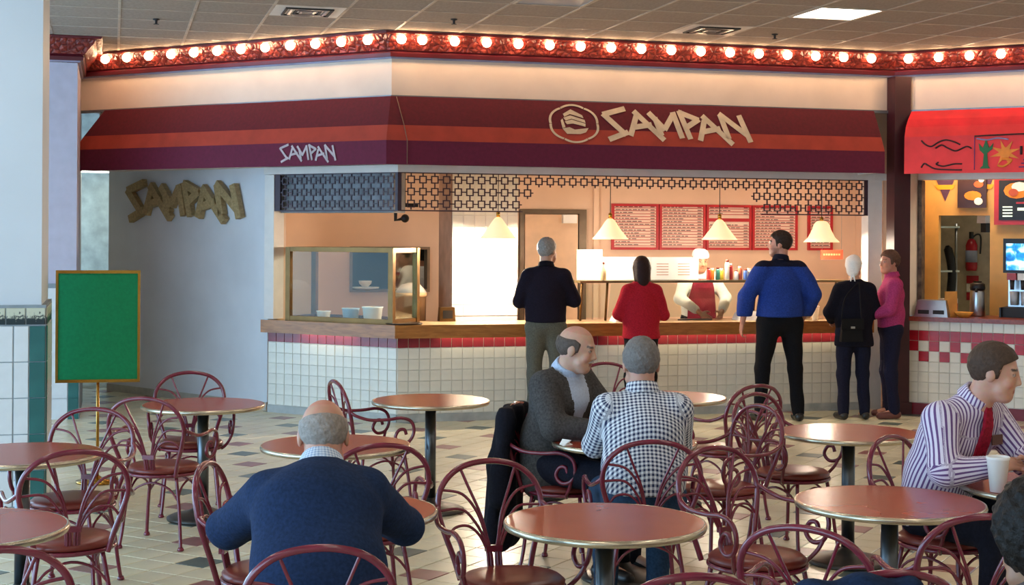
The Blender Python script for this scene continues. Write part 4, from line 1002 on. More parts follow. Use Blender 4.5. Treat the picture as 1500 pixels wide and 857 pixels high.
CHAIRS = [
 ((-.19, 7.74), (-.35, -.93), 'maroon bent metal armchair tucked behind the table beside the tiled column'),
 ((-.19, 6.75), (-.15, 1), 'maroon bent metal armchair with its back turned between the two left hand tables'),
 ((.29, 8.72), (.43, .9), 'maroon armchair angled toward the round table under the wall lettering'),
 ((.49, 9.68), (-.02, -1), 'maroon armchair pushed in behind the table under the wall lettering'),
 ((.63, 5.92), (.93, -.33), 'maroon armchair seen edge on beside the navy sweater man'),
 ((1.63, 9.22), (1, .12), 'maroon armchair seen edge on next to the lone table by the counter'),
 ((1.13, 6.66), (-.05, 1), 'maroon armchair half hidden behind the navy sweater man'),
 ((1.52, 5.555), (.12, -1), 'empty maroon armchair with a full fan back at the table with no diners'),
 ((2.41, 6.49), (.2, .97), 'maroon armchair holding the man in the checked shirt'),
 ((2.63, 5.70), (.32, -.95), 'empty maroon armchair between the two bare cherry tables'),
 ((3.15, 7.33), (-.95, -.2), 'maroon armchair drawn up to the shared table opposite the grey suit'),
 ((3.78, 8.66), (-.3, .95), 'maroon armchair turned toward the table behind the checked shirt man'),
 ((3.77, 7.70), (.45, -.9), 'maroon armchair facing the table with the bright lamp reflection'),
 ((1.57, 4.02), (.12, 1), 'maroon armchair back rising in front of the table with no diners'),
 ((2.33, 4.47), (.72, .7), 'maroon armchair seen obliquely beside the dark blue jacket'),
 ((2.13, 3.92), (.15, 1), 'maroon armchair with the dark blue jacket over its back'),
 ((2.88, 4.58), (.22, .97), 'maroon armchair drawn up to the bare table near the dark haired head'),
 ((3.63, 5.88), (.5, -.85), 'maroon armchair holding the man in the striped shirt'),
 ((-.36, 4.82), (-.1, 1), 'maroon armchair back in front of the cut off table'),
 ((3.47, 9.80), (.1, -1), 'maroon armchair behind the table behind the checked shirt man'),
 ((2.37, 7.60), (.78, -.6), 'maroon armchair holding the grey suited man'),
 ((.63, 4.62), (.12, 1), 'maroon armchair holding the man in the navy sweater'),
 ((1.885, 2.52), (.1, 1), 'maroon armchair holding the dark curly haired person')]
for (x, y), f, lab in CHAIRS:
    e = empty('bistro_chair', (x, y, 0), facing(f), label=lab, cat='chair', group='maroon bent metal chairs')
    pa = {}
    for nm, me in CH:
        pn = {'fan_rod': 'back_arch', 'fan_collar': 'back_arch', 'arm_support': 'arm', 'seat_ring': 'seat_pad'}.get(nm)
        pa[nm] = link(me, nm, pa[pn] if pn else e)

# ------------------------------------------------------------------ on the right hand table
cu = empty('foam_cup', (3.62, 5.455, .7215), label='tall white foam cup on the striped shirt man\'s table', cat='cup')
MB().lathe([(.032, .001), (.046, .135), (.049, .138), (.049, .150), (.045, .150), (.044, .14), (.03, .012)], 24).build('body', M_paper, cu)
pl = empty('food_plate', (3.80, 5.44, .7215), label='plate of fried food beside the white foam cup', cat='plate')
MB().lathe([(.07, .001), (.12, .012), (.13, .022), (.12, .02), (.07, .008)], 28).build('plate', M_paper, pl)
for k in range(9):
    a = k*2.4; r = .02+.008*k
    MB().ball((r*math.cos(a), r*math.sin(a), .03+.01*(k % 3)), .03, 8, 6, sc=(1.2, .8, .6)).build('food_piece', mat('fried_food', '#b8642e', .6, var=.1, scale=40), pl)
nk = empty('napkin', (2.24, 7.17, .7212), .4, label='crumpled white napkin on the shared table by the grey sleeve', cat='napkin')
nb = MB()
for k in range(5): nb.prism([(-.03+.012*k, -.02, .001+.006*k), (.03, -.02+.01*k, .002), (.03-.008*k, .025, .012+.004*k), (-.025, .02, .004)], (0, 0, 1), .003)
nb.build('sheet', M_paper, nk)

# ------------------------------------------------------------------ figures: signed distance bodies meshed with surface nets
F32 = np.float32
def V(*a): return np.array(a, F32)
def rcone(p, a, b, ra, rb):
    a = np.asarray(a, F32); ba = np.asarray(b, F32)-a; pa = p-a
    t = np.clip(pa @ ba/max(float(ba @ ba), 1e-9), 0, 1)
    q = pa-t[:, None]*ba
    return np.sqrt(np.einsum('ij,ij->i', q, q))-(ra+(rb-ra)*t)
def ell(p, c, r, R=None):
    q = p-np.asarray(c, F32)
    if R is not None: q = q @ R
    r = np.asarray(r, F32); k0 = np.linalg.norm(q/r, axis=1); k1 = np.linalg.norm(q/(r*r), axis=1)+1e-9
    return k0*(k0-1)/k1
def eseg(p, a, b, ra, rb, lat):
    a = np.asarray(a, F32); b = np.asarray(b, F32); ax = b-a; L = np.linalg.norm(ax); w = ax/L
    lat = np.asarray(lat, F32); lat = lat-w*(lat @ w); lat /= np.linalg.norm(lat); dep = np.cross(w, lat)
    pa = p-a; t = np.clip(pa @ w/L, 0, 1); q = pa-(t*L)[:, None]*w
    rx = ra[0]+(rb[0]-ra[0])*t; ry = ra[1]+(rb[1]-ra[1])*t; mn = np.minimum(rx, ry)
    s = np.sqrt((q @ lat/rx)**2+(q @ dep/ry)**2+(q @ w/mn)**2)
    return (s-1)*mn
def smin(a, b, k):
    h = np.clip(.5+.5*(b-a)/k, 0, 1); return b+(a-b)*h-k*h*(1-h)
def smax(a, b, k): return -smin(-a, -b, k)
def wrinkle(p, amp, fr=9., seed=0.):
    x, y, z = p[:, 0]*fr+seed, p[:, 1]*fr+seed*1.7, p[:, 2]*fr-seed
    return amp*(np.sin(x*1.3+1.7*np.sin(z*.9))*np.cos(y*1.1+z*.7)+.6*np.sin(z*2.3+1.3*np.sin(x*1.9+y)))
def sdf_mesh(f, lo, hi, h):
    lo = np.asarray(lo, F32); hi = np.asarray(hi, F32); B = 6
    nb = np.ceil((hi-lo)/(h*B)).astype(int)
    g = np.stack(np.meshgrid(*[np.arange(n) for n in nb], indexing='ij'), -1).reshape(-1, 3)
    c = lo+(g+.5)*(h*B)
    d = f(c.astype(F32)); g = g[np.abs(d) < h*B*1.35]
    off = np.stack(np.meshgrid(*[np.arange(B)]*3, indexing='ij'), -1).reshape(-1, 3)
    cell = (g[:, None, :]*B+off[None]).reshape(-1, 3)
    N = nb*B+2
    key = lambda q: (q[..., 0].astype(np.int64)*N[1]+q[..., 1])*N[2]+q[..., 2]
    co = np.array([(i, j, k) for i in (0, 1) for j in (0, 1) for k in (0, 1)])
    ck = key(cell[:, None, :]+co[None])
    uk, inv = np.unique(ck, return_inverse=True); inv = inv.reshape(ck.shape)
    ui = np.stack([uk//(N[1]*N[2]), (uk//N[2]) % N[1], uk % N[2]], -1)
    val = np.empty(len(uk), F32)
    for s in range(0, len(uk), 200000): val[s:s+200000] = f((lo+ui[s:s+200000]*h).astype(F32))
    cv = val[inv]; neg = cv < 0
    act = neg.any(1) & ~neg.all(1)
    cell, cv, inv = cell[act], cv[act], inv[act]
    acc = np.zeros((len(cell), 3)); cnt = np.zeros(len(cell))
    ed = [(0, 4), (1, 5), (2, 6), (3, 7), (0, 2), (1, 3), (4, 6), (5, 7), (0, 1), (2, 3), (4, 5), (6, 7)]
    for a, b in ed:
        m = (cv[:, a] < 0) != (cv[:, b] < 0)
        t = np.where(m, cv[:, a]/np.where(m, cv[:, a]-cv[:, b], 1), 0)
        pt = co[a]+t[:, None]*(co[b]-co[a]); acc[m] += pt[m]; cnt[m] += 1
    vert = lo+(cell+acc/cnt[:, None])*h
    ckey = key(cell); order = np.argsort(ckey); sk = ckey[order]
    def find(q):
        k = key(q); i = np.clip(np.searchsorted(sk, k), 0, len(sk)-1); ok = sk[i] == k; return np.where(ok, order[i], -1)
    quads = []
    for ax, (a, b) in enumerate(((0, 4), (0, 2), (0, 1))):
        s0, s1 = cv[:, a] < 0, cv[:, b] < 0
        m = s0 != s1; base = cell[m]; e1 = np.eye(3, dtype=int)[(ax+1) % 3]; e2 = np.eye(3, dtype=int)[(ax+2) % 3]
        q = np.stack([find(base), find(base-e1), find(base-e1-e2), find(base-e2)], 1)
        fl_ = ~s0[m]; q[fl_] = q[fl_][:, ::-1]
        quads.append(q[(q >= 0).all(1)])
    return vert.astype(F32), np.concatenate(quads)
def np_object(name, v, q, mats, parent, attrs=None, mi=None):
    me = bpy.data.meshes.new(name)
    me.vertices.add(len(v)); me.vertices.foreach_set('co', v.astype(F32).ravel())
    me.loops.add(q.size); me.loops.foreach_set('vertex_index', q.astype(np.int32).ravel())
    me.polygons.add(len(q)); me.polygons.foreach_set('loop_start', np.arange(0, q.size, 4, dtype=np.int32))
    me.polygons.foreach_set('use_smooth', np.ones(len(q), bool))
    for m in (mats if isinstance(mats, (list, tuple)) else [mats]): me.materials.append(m)
    if mi is not None: me.polygons.foreach_set('material_index', mi.astype(np.int32))
    for nm, (typ, arr) in (attrs or {}).items():
        at = me.attributes.new(nm, typ, 'POINT')
        at.data.foreach_set('color' if typ == 'FLOAT_COLOR' else 'value', arr.astype(F32).ravel())
    me.update(); me.validate()
    return link(me, name, parent)
def rotm(yaw, pitch, roll=0):
    return np.array(Matrix.Rotation(yaw, 3, 'Z') @ Matrix.Rotation(pitch, 3, 'X') @ Matrix.Rotation(roll, 3, 'Y'), F32)
def mat_skin(name):
    m = bpy.data.materials.new(name); m.use_nodes = True; t = NT(m); b = t.n['Principled BSDF']
    at = t.add('ShaderNodeAttribute'); at.attribute_name = 'Col'
    nz = t.add('ShaderNodeTexNoise'); nz.inputs['Scale'].default_value = 40; tc = t.add('ShaderNodeTexCoord'); t.link(tc.outputs['Object'], nz.inputs['Vector'])
    mx = t.add('ShaderNodeMix', data_type='RGBA', blend_type='MULTIPLY'); mx.inputs['Factor'].default_value = .25
    t.link(at.outputs['Color'], mx.inputs['A']); t.link(nz.outputs['Color'], mx.inputs['B']); t.link(mx.outputs['Result'], b.inputs['Base Color'])
    b.inputs['Roughness'].default_value = .5; b.inputs['Subsurface Weight'].default_value = .08; b.inputs['Subsurface Radius'].default_value = (.02, .008, .004)
    return m
M_skin = mat_skin('skin')
def mat_stripe(name, kind, c0, c1, per):
    m = bpy.data.materials.new(name); m.use_nodes = True; t = NT(m); b = t.n['Principled BSDF']; b.inputs['Roughness'].default_value = .8
    def wave(att):
        a = t.add('ShaderNodeAttribute'); a.attribute_name = att
        d = t.add('ShaderNodeMath', operation='DIVIDE'); d.inputs[1].default_value = per; t.link(a.outputs['Fac'], d.inputs[0])
        f = t.add('ShaderNodeMath', operation='FRACT'); t.link(d.outputs[0], f.inputs[0])
        g = t.add('ShaderNodeMath', operation='GREATER_THAN'); g.inputs[1].default_value = .5 if kind == 'gingham' else .58; t.link(f.outputs[0], g.inputs[0]); return g.outputs[0]
    u = wave('pu')
    if kind == 'gingham':
        w = wave('pv'); s = t.add('ShaderNodeMath', operation='ADD'); t.link(u, s.inputs[0]); t.link(w, s.inputs[1])
        s2 = t.add('ShaderNodeMath', operation='MULTIPLY'); s2.inputs[1].default_value = .5; t.link(s.outputs[0], s2.inputs[0]); u = s2.outputs[0]
    mx = t.add('ShaderNodeMix', data_type='RGBA'); mx.inputs['A'].default_value = lin(c0); mx.inputs['B'].default_value = lin(c1)
    t.link(u, mx.inputs['Factor']); t.link(mx.outputs['Result'], b.inputs['Base Color'])
    return m
def fabric(name, c, var=.08, rough=.9, scale=90): return mat('cloth_'+name, c, rough, var=var, scale=scale, bump=.25, bscale=140, spec=.15)

STAND = dict(pelvis=(0, 0, .98), waist=(0, .0, 1.12), chest=(0, .0, 1.32), neck=(0, -.015, 1.505), head=(0, .02, 1.665),
             shR=(.168, -.02, 1.425), shL=(-.168, -.02, 1.425), elR=(.245, -.03, 1.17), elL=(-.245, -.03, 1.17), wrR=(.25, .06, .93), wrL=(-.25, .06, .93),
             hipR=(.095, 0, .93), hipL=(-.095, 0, .93), knR=(.11, .02, .50), knL=(-.11, .02, .50), anR=(.12, -.02, .085), anL=(-.12, -.02, .085))
SIT = dict(pelvis=(0, -.06, .575), waist=(0, -.05, .72), chest=(0, -.02, .92), neck=(0, -.01, 1.11), head=(0, .03, 1.255),
           shR=(.185, -.01, 1.06), shL=(-.185, -.01, 1.06), elR=(.25, .12, .82), elL=(-.25, .12, .82), wrR=(.12, .36, .775), wrL=(-.12, .36, .775),
           hipR=(.10, -.04, .56), hipL=(-.10, -.04, .56), knR=(.14, .38, .54), knL=(-.14, .38, .54), anR=(.13, .36, .085), anL=(-.13, .36, .085))
def person(label, loc, face, pose, joints=None, scale=1., bulk=1., yaw=0., pitch=0., roll=0., skin='#d9a583', hairc='#3a2a20', hair='short', top=None, trousers=None, shoes='#1a1816',
           fem=False, vox=.0062, hands=(.5, .5), brow=None, sleeve=1., hem=None, stache=None, extra=None, hdir=None):
    J = dict(SIT if pose == 'sit' else STAND); J.update(joints or {})
    J = {k: V(*[c*scale if pose != 'sit' else c for c in v]) for k, v in J.items()}
    e = empty('person', (loc[0], loc[1], 0 if len(loc) < 3 else loc[2]), facing(face), label=label, cat='person')
    s = scale; HR = rotm(yaw, pitch, roll); hc = J['head']; hs = s*(.96 if fem else 1.0)
    if pose == 'sit': s = 1.; hs = scale
    lat = J['shR']-J['shL']; lat = lat/np.linalg.norm(lat); b = bulk
    def H(p): return (p-hc) @ HR/hs            # to head space
    hp = lambda x, y, z: hc+HR @ (V(x, y, z)*hs)
    def head_f(p):
        q = H(p)
        d = ell(q, (0, -.012, .03), (.076, .098, .092))
        d = smin(d, ell(q, (0, .022, -.04), (.060, .072, .082)), .03)
        d = smin(d, ell(q, (0, .062, -.095), (.030, .026, .024)), .03)
        d = smin(d, rcone(q, V(-.05, .045, -.065), V(-.03, .06, -.092), .02, .018), .025); d = smin(d, rcone(q, V(.05, .045, -.065), V(.03, .06, -.092), .02, .018), .025)
        d = smin(d, rcone(q, V(-.038, .078, .03), V(.038, .078, .03), .010, .010), .018)
        for sx in (-1, 1):
            d = smax(d, -(np.linalg.norm(q-V(sx*.033, .103, .010), axis=1)-.017), .012)
            d = np.minimum(d, np.linalg.norm(q-V(sx*.032, .077, .010), axis=1)-.0125)
            d = smin(d, np.linalg.norm(q-V(sx*.043, .068, -.03), axis=1)-.018, .02)
            d = smin(d, ell(q, (sx*.079, -.008, -.005), (.010, .022, .033)), .006)
        d = smin(d, rcone(q, V(0, .088, .02), V(0, .106, -.024), .008, .0115), .012)
        d = smin(d, np.minimum(np.linalg.norm(q-V(.011, .098, -.03), axis=1), np.linalg.norm(q-V(-.011, .098, -.03), axis=1))-.008, .008)
        d = smin(d, rcone(q, V(-.018, .086, -.058), V(.018, .086, -.058), .006, .006), .008)
        d = smin(d, rcone(q, V(-.015, .086, -.068), V(.015, .086, -.068), .0065, .0065), .006)
        return d*hs
    neckr = .052 if fem else .060
    def hand_prims(sd):
        w = J['wr'+sd]; el = J['el'+sd]; d = (w-el)/np.linalg.norm(w-el)
        if hdir and hdir.get(sd) is not None: d = V(*hdir[sd]); d /= np.linalg.norm(d)
        inn = V(-1 if sd == 'R' else 1, 0, 0)                 # palm looks inward / down
        n = inn*.8+V(0, 0, -.6) if abs(d[2]) < .7 else inn
        n = n-d*(n @ d); n /= np.linalg.norm(n); x = np.cross(d, n)
        th = 1.
        up = V(0, .6, .8); th = 1. if x @ up > 0 else -1.     # thumb side: up / forward
        x = x*th; k = hands[0 if sd == 'R' else 1]
        out = [('e', w+d*.05*s, (.040*s, .052*s, .017*s), np.stack([x, d, n], 1))]
        for i, ln in enumerate((.066, .074, .07, .055)):
            p0 = w+d*.088*s+x*(.030-.0205*i)*s; dd = d
            for j, fr in enumerate((.42, .33, .25)):
                an = k*(.55+.35*j); dd = d*math.cos(an*(j+1)*.75)+n*math.sin(an*(j+1)*.75)
                p1 = p0+dd*ln*fr*s*1.15; out.append(('c', p0, p1, (.0092-.001*j)*s, (.0088-.0012*j)*s)); p0 = p1
        p0 = w+d*.028*s+x*.032*s; p1 = p0+(d*.55+x*.75+n*.25)*.038*s; p2 = p1+(d*.85+x*.25+n*.4)*.032*s
        out += [('c', p0, p1, .0125*s, .0108*s), ('c', p1, p2, .0105*s, .0085*s)]
        return out
    HP = {sd: hand_prims(sd) for sd in 'RL'}
    def body_f(p):
        d = head_f(p)
        d = smin(d, rcone(p, J['neck']-V(0, .0, .06*s), hp(0, -.025, -.045), neckr*s*1.05, neckr*s*.95), .02)
        d = smin(d, eseg(p, J['pelvis'], J['waist'], (.12*s, .08*s), (.11*s, .08*s), lat), .04)
        d = smin(d, eseg(p, J['waist'], J['chest'], (.11*s, .08*s), (.125*s, .085*s), lat), .04)
        d = smin(d, eseg(p, J['chest'], J['neck'], (.125*s, .08*s), (.06*s, .05*s), lat), .04)
        d = smin(d, rcone(p, J['shL'], J['shR'], .032*s, .032*s), .03)
        for sd in 'RL':
            d = smin(d, rcone(p, J['sh'+sd], J['el'+sd], .042*s, .036*s), .02); d = smin(d, rcone(p, J['el'+sd], J['wr'+sd], .036*s, .026*s), .015)
            for pr_ in HP[sd]:
                if pr_[0] == 'e': d = smin(d, ell(p, pr_[1], pr_[2], pr_[3]), .012)
                else: d = smin(d, rcone(p, pr_[1], pr_[2], pr_[3], pr_[4]), .004)
            d = smin(d, rcone(p, J['hip'+sd], J['kn'+sd], .062*s, .044*s), .03); d = smin(d, rcone(p, J['kn'+sd], J['an'+sd], .044*s, .032*s), .02)
            d = smin(d, rcone(p, J['an'+sd], J['an'+sd]+V(0, .12*s, -.035*s), .03*s, .024*s), .02)
        return d
    allp = np.stack([J[k] for k in J]); lo, hi = allp.min(0)-.26, allp.max(0)+.26; lo[2] = -.02
    v, q = sdf_mesh(body_f, lo, hi, vox)
    # complexion
    h = H(v); col = np.tile(np.array(lin(skin), F32), (len(v), 1))
    def paint(m, c, a=1.): col[m, :3] = col[m, :3]*(1-a)+np.array(lin(c)[:3], F32)*a
    near = np.linalg.norm(h, axis=1) < .19
    paint(near & (np.abs(h[:, 0]) < .024) & (h[:, 1] > .075) & (np.abs(h[:, 2]+.063) < .0085), '#a85a50', .7)
    paint(near & (np.abs(np.abs(h[:, 0])-.045) < .02) & (h[:, 1] > .06) & (np.abs(h[:, 2]+.03) < .018), '#d8806a', .2)
    for sx in (-1, 1):
        ec = V(sx*.032, .086, .010); r_ = np.linalg.norm((h-ec)*V(1, .5, 1.5), axis=1)
        paint(near & (r_ < .0135) & (h[:, 1] > .07), '#3a2a22', .55); paint(near & (np.linalg.norm((h-ec+V(0, 0, .001))*V(1, .5, 1.9), axis=1) < .0115) & (h[:, 1] > .07), '#cfc4ba'); paint(near & (np.linalg.norm((h-ec)*V(1, .4, 1), axis=1) < .0065) & (h[:, 1] > .07), '#2a201a')
        paint(near & (np.abs(np.abs(h[:, 0])-.034) < .019) & (h[:, 1] > .065) & (np.abs(h[:, 2]-.033-.05*(.034-np.abs(np.abs(h[:, 0])-.034))*0) < .0052), brow or hairc, .8)
    if extra == 'stubble': paint(near & (h[:, 1] > .0) & (h[:, 2] < -.035) & (h[:, 2] > -.125) & ~((np.abs(h[:, 0]) < .02) & (np.abs(h[:, 2]+.063) < .01)), '#3a2a24', .35)
    if hair in ('balding', 'ring'): paint(near & (h[:, 2] > .09), '#d87a66', .35)
    np_object('body', v, q, M_skin, e, {'Col': ('FLOAT_COLOR', col)})
    # hair
    M_hair = mat('hair_'+hairc, hairc, .55, var=.07, scale=90, bump=.5, bscale=130, spec=.2)
    def hair_f(p):
        h = H(p); x, y, z = h[:, 0], h[:, 1], h[:, 2]; ax_ = np.abs(x)
        wv = .0022*np.sin(x*160+y*90)*np.sin(z*120+x*60)
        if hair in ('short', 'buzz', 'thick'):
            g = {'short': .012, 'buzz': .006, 'thick': .018}[hair]
            d = ell(h, (0, -.014, .034), (.077+g, .099+g, .093+g))+wv
            zb = np.interp(y, [-.12, -.06, -.03, -.004, .006, .024, .034, .06, .085, .12], [-.085, -.068, -.03, .012, -.022, -.018, .045, .062, .080, .088])
            d = smax(d, zb-z, .008)
        elif hair == 'balding':
            d = ell(h, (0, -.014, .024), (.085, .108, .094))+wv
            zb = np.interp(y, [-.12, -.06, -.03, -.004, .006, .024, .034], [-.085, -.068, -.03, .012, -.022, -.018, .03]); zt = np.interp(y, [-.12, -.05, 0, .035], [.055, .052, .058, .04])
            d = smax(d, np.maximum(zb-z, np.maximum(z-zt, y-.034)), .008)
        elif hair == 'long':
            d = ell(h, (0, -.018, .034), (.094, .115, .104))+wv
            d = smin(d, ell(h, (0, -.065, -.07), (.085, .055, .15)), .05)
            for sx in (-1, 1): d = smin(d, rcone(h, V(sx*.075, -.02, .0), V(sx*.07, -.02, -.14), .03, .024), .03)
            d = smax(d, np.where(ax_ < .085, np.minimum(y-(.03+np.clip((z-.02)*.7, 0, .07)), 9), y-.045), .012)
        elif hair == 'curly':
            d = ell(h, (0, -.02, .035), (.108, .125, .118))+.006*np.sin(x*130)*np.sin(y*130+1)*np.sin(z*130)
            d = smax(d, np.maximum(y-(.03+np.clip((z-.0)*.7, 0, .07)), -(z+.075)), .01)
        elif hair == 'scarf':
            d = ell(h, (0, -.014, .036), (.094, .116, .104))+.0025*np.sin(z*70+x*20)
            d = smin(d, ell(h, (0, -.07, -.045), (.07, .05, .075)), .03)
            for sx in (-.3, 1): d = smin(d, rcone(h, V(sx*.01, -.10, -.07), V(sx*.035, -.12, -.17), .016, .007), .012)
            d = smax(d, y-(.02+np.clip((z+.02)*.8, 0, .075)), .01)
        elif hair == 'cap':
            d = ell(h, (0, -.014, .034), (.084, .106, .10))+wv
            d = smax(d, np.maximum(y-.01, np.maximum(z-.045, -(z+.06))), .006)
        return d*hs
    hb = np.stack([hp(x, y, z) for x in (-.15, .15) for y in (-.19, .16) for z in (-.27, .19)])
    v, q = sdf_mesh(hair_f, hb.min(0), hb.max(0), .0052)
    np_object('headscarf' if hair == 'scarf' else 'hair', v, q, fabric('white_scarf', '#e6e4e0', .02) if hair == 'scarf' else M_hair, e)
    if hair == 'cap':
        def cap_f(p):
            h = H(p); d = ell(h, (0, -.012, .06), (.094, .112, .085)); d = np.maximum(d, -(h[:, 2]-.045)); return np.maximum(d, h[:, 2]-.125+.03*np.abs(h[:, 0]))*hs
        v, q = sdf_mesh(cap_f, hb.min(0), hb.max(0), .006); np_object('cap', v, q, fabric('white_cap', '#f0ece4', .02), e)
    if stache:
        def st_f(p):
            h = H(p); d = np.minimum(rcone(h, V(0, .098, -.045), V(.026, .085, -.055), .008, .005), rcone(h, V(0, .098, -.045), V(-.026, .085, -.055), .008, .005)); return d*hs
        v, q = sdf_mesh(st_f, hb.min(0), hb.max(0), .004); np_object('moustache', v, q, mat('hair_'+stache, stache, .6, var=.1, scale=80), e)
    # upper garment
    T = top or {}
    g = T.get('loose', 1.)*b; wa = T.get('wr', .004)
    def torso_f(p):
        d = eseg(p, J['pelvis']+(J['pelvis']-J['waist'])*T.get('drop', .15), J['waist'], (.172*s*g, .125*s*g), (.158*s*g, .118*s*g), lat)
        d = smin(d, eseg(p, J['waist'], J['chest'], (.158*s*g, .118*s*g), (.165*s*b, .125*s*b), lat), .05)
        d = smin(d, eseg(p, J['chest'], J['chest']*.3+J['neck']*.7, (.165*s*b, .122*s*b), (.10*s, .08*s), lat), .05)
        d = smin(d, rcone(p, J['shL']*.86+J['shR']*.14, J['shR']*.86+J['shL']*.14, .058*s, .058*s), .06)
        for sd in 'RL': d = smin(d, rcone(p, J['neck']-V(0, 0, .025*s), J['sh'+sd], .056*s, .056*s), .05)
        if fem: d = smin(d, ell(p, J['chest']+V(0, .075*s, .0), (.13*s, .07*s, .07*s)), .04)
        if T.get('belly'): d = smin(d, ell(p, J['waist']+V(0, .07, 0), (.15*s, .10*s*T['belly'], .13*s)), .05)
        return d
    ar_ = T.get('arm', 1.)*(.5+.5*b)
    def arm_f(p, sd):
        d = rcone(p, J['sh'+sd], J['el'+sd], .066*s*ar_, .054*s*ar_)
        w = J['el'+sd]+(J['wr'+sd]-J['el'+sd])*sleeve
        return smin(d, rcone(p, J['el'+sd], w, .054*s*ar_, .042*s*ar_), .025)
    def top_f(p):
        d = torso_f(p)
        for sd in 'RL': d = smin(d, arm_f(p, sd), .03)
        if T.get('skirt'):
            d = smin(d, eseg(p, J['pelvis'], J['pelvis']+V(0, -.02, -T['skirt']), (.19*s*g, .14*s*g), (.20*s*g, .15*s*g), lat), .05)
        d = d+wrinkle(p, wa, T.get('wf', 10.), len(label))
        if hem is not None: d = smax(d, hem*(1 if pose == 'sit' else s)-p[:, 2], .012)
        ax2 = hp(0, -.02, -.05)-J['neck']; ax2 = ax2/np.linalg.norm(ax2)
        rr_ = p-J['neck']; t_ = rr_ @ ax2; rad = np.linalg.norm(rr_-t_[:, None]*ax2, axis=1)
        d = np.maximum(d, np.minimum(t_-.022*s, .095*s-rad))
        return d
    v, q = sdf_mesh(top_f, lo, hi, T.get('vox', .011))
    attrs = {}
    da, db, dt = arm_f(v, 'R'), arm_f(v, 'L'), torso_f(v)
    up = (J['neck']-J['waist']); up = up/np.linalg.norm(up); dep = np.cross(up, lat)
    r0 = v-J['waist']; sg_ = T.get('seam', 1.)
    pu = np.arctan2(r0 @ lat, sg_*(r0 @ dep))*.17; pv = r0 @ up
    if T.get('seam'):
        hi_ = pv > (J['shR']-J['waist']) @ up-.035; pu[hi_] = (r0 @ lat*1.02)[hi_]
    if T.get('planar'): pu = r0 @ lat*1.04; pv = r0 @ up+.75*(r0 @ dep)
    for dd, sd in ((da, 'R'), (db, 'L')):
        m = dd < dt-.004
        for a, c in ((J['sh'+sd], J['el'+sd]), (J['el'+sd], J['wr'+sd])):
            ax2 = (c-a)/np.linalg.norm(c-a); r1 = v-a; t = r1 @ ax2; mm = m if a is J['sh'+sd] else m & (rcone(v, J['el'+sd], J['wr'+sd], .054, .042) < rcone(v, J['sh'+sd], J['el'+sd], .066, .054))
            o1 = np.cross(ax2, V(.3, .2, 1)); o1 /= np.linalg.norm(o1); o2 = np.cross(ax2, o1)
            pu[mm] = (np.arctan2(r1 @ o1, r1 @ o2)*.058)[mm]; pv[mm] = t[mm]
    attrs = {'pu': ('FLOAT', pu), 'pv': ('FLOAT', pv)}
    mats_ = [T['mat']]; mi = None
    if T.get('yoke'):
        mats_.append(T['yoke']); cc = v[q].mean(1); mi = np.zeros(len(q)); ssd = np.minimum(rcone(cc, J['shR'], J['elR'], .066, .06), rcone(cc, J['shL'], J['elL'], .066, .06))
        mi[(cc[:, 2] > (J['shR'][2]+.035)) & (np.abs((cc-J['neck']) @ lat) > .0)] = 1
        for sd in 'RL': mi[np.linalg.norm(cc-(J['wr'+sd]*.93+J['el'+sd]*.07), axis=1) < .06] = 1
    if T.get('front'):
        # open jacket: shirt shows in a wedge on the chest
        mats_.append(T['front']); cc = v[q].mean(1); mi = np.zeros(len(q)); fx = np.abs((cc-J['neck']) @ lat); fz = (cc-J['neck']) @ up; fy = (cc-J['chest']) @ np.cross(up, lat)
        mi[(fx < np.clip((fz+.42)*.22, 0, .075)) & (fz < .06) & (fy > .0) & (da[q].mean(1) > .01) & (db[q].mean(1) > .01)] = 1
    np_object(T.get('name', 'sweater'), v, q, mats_, e, attrs, mi)
    if T.get('collar'):
        def col_f(p):
            ax2 = hp(0, -.02, -.05)-J['neck']; ax2 = ax2/np.linalg.norm(ax2); r = p-(J['neck']+ax2*.018*s); t = r @ ax2; rr = np.linalg.norm(r-t[:, None]*ax2, axis=1)
            return np.maximum(np.abs(rr-(.074-.25*np.clip(t, -.03, .04))*s)-.007*s, np.abs(t-.012*s)-.028*s)
        v, q = sdf_mesh(col_f, J['neck']-.16, J['neck']+.16, .006)
        r0 = v-J['neck']
        np_object('collar', v, q, T['collar'], e, {'pu': ('FLOAT', np.arctan2(r0 @ lat, r0 @ dep)*.08), 'pv': ('FLOAT', r0 @ up)})
    # trousers
    tm_ = trousers
    def tr_f(p):
        d = eseg(p, J['pelvis']-V(0, 0, .02*s), J['waist'], (.16*s*b, .118*s*b), (.145*s*b, .105*s*b), lat)
        for sd in 'RL':
            d = smin(d, rcone(p, J['hip'+sd], J['kn'+sd], .092*s*b, .070*s), .05); d = smin(d, rcone(p, J['kn'+sd], J['an'+sd]+V(0, 0, .0), .070*s, .060*s), .03)
        d = d+wrinkle(p, .004, 11., 3.)
        d = np.maximum(d, .035-p[:, 2]); 
        return np.maximum(d, np.where(p[:, 1] < J['waist'][1]+.16, np.minimum((p-J['waist']) @ up, p[:, 2]-.58), -1)) if pose == 'sit' else np.maximum(d, p[:, 2]-1.10*s)
    v, q = sdf_mesh(tr_f, lo, hi, .012); np_object('trousers', v, q, tm_, e)
    for sd in 'RL':
        an = J['an'+sd]
        def sh_f(p):
            d = rcone(p, V(an[0], an[1]-.03*s, .05*s), V(an[0]+(.02 if sd == 'R' else -.02), an[1]+.16*s, .035*s), .045*s, .036*s); return np.maximum(d, .002-p[:, 2])
        v, q = sdf_mesh(sh_f, V(an[0]-.15, an[1]-.18, -.02), V(an[0]+.15, an[1]+.32, .2), .010); np_object('shoe', v, q, mat('shoe_'+shoes, shoes, .35), e)
    return e, J, hp
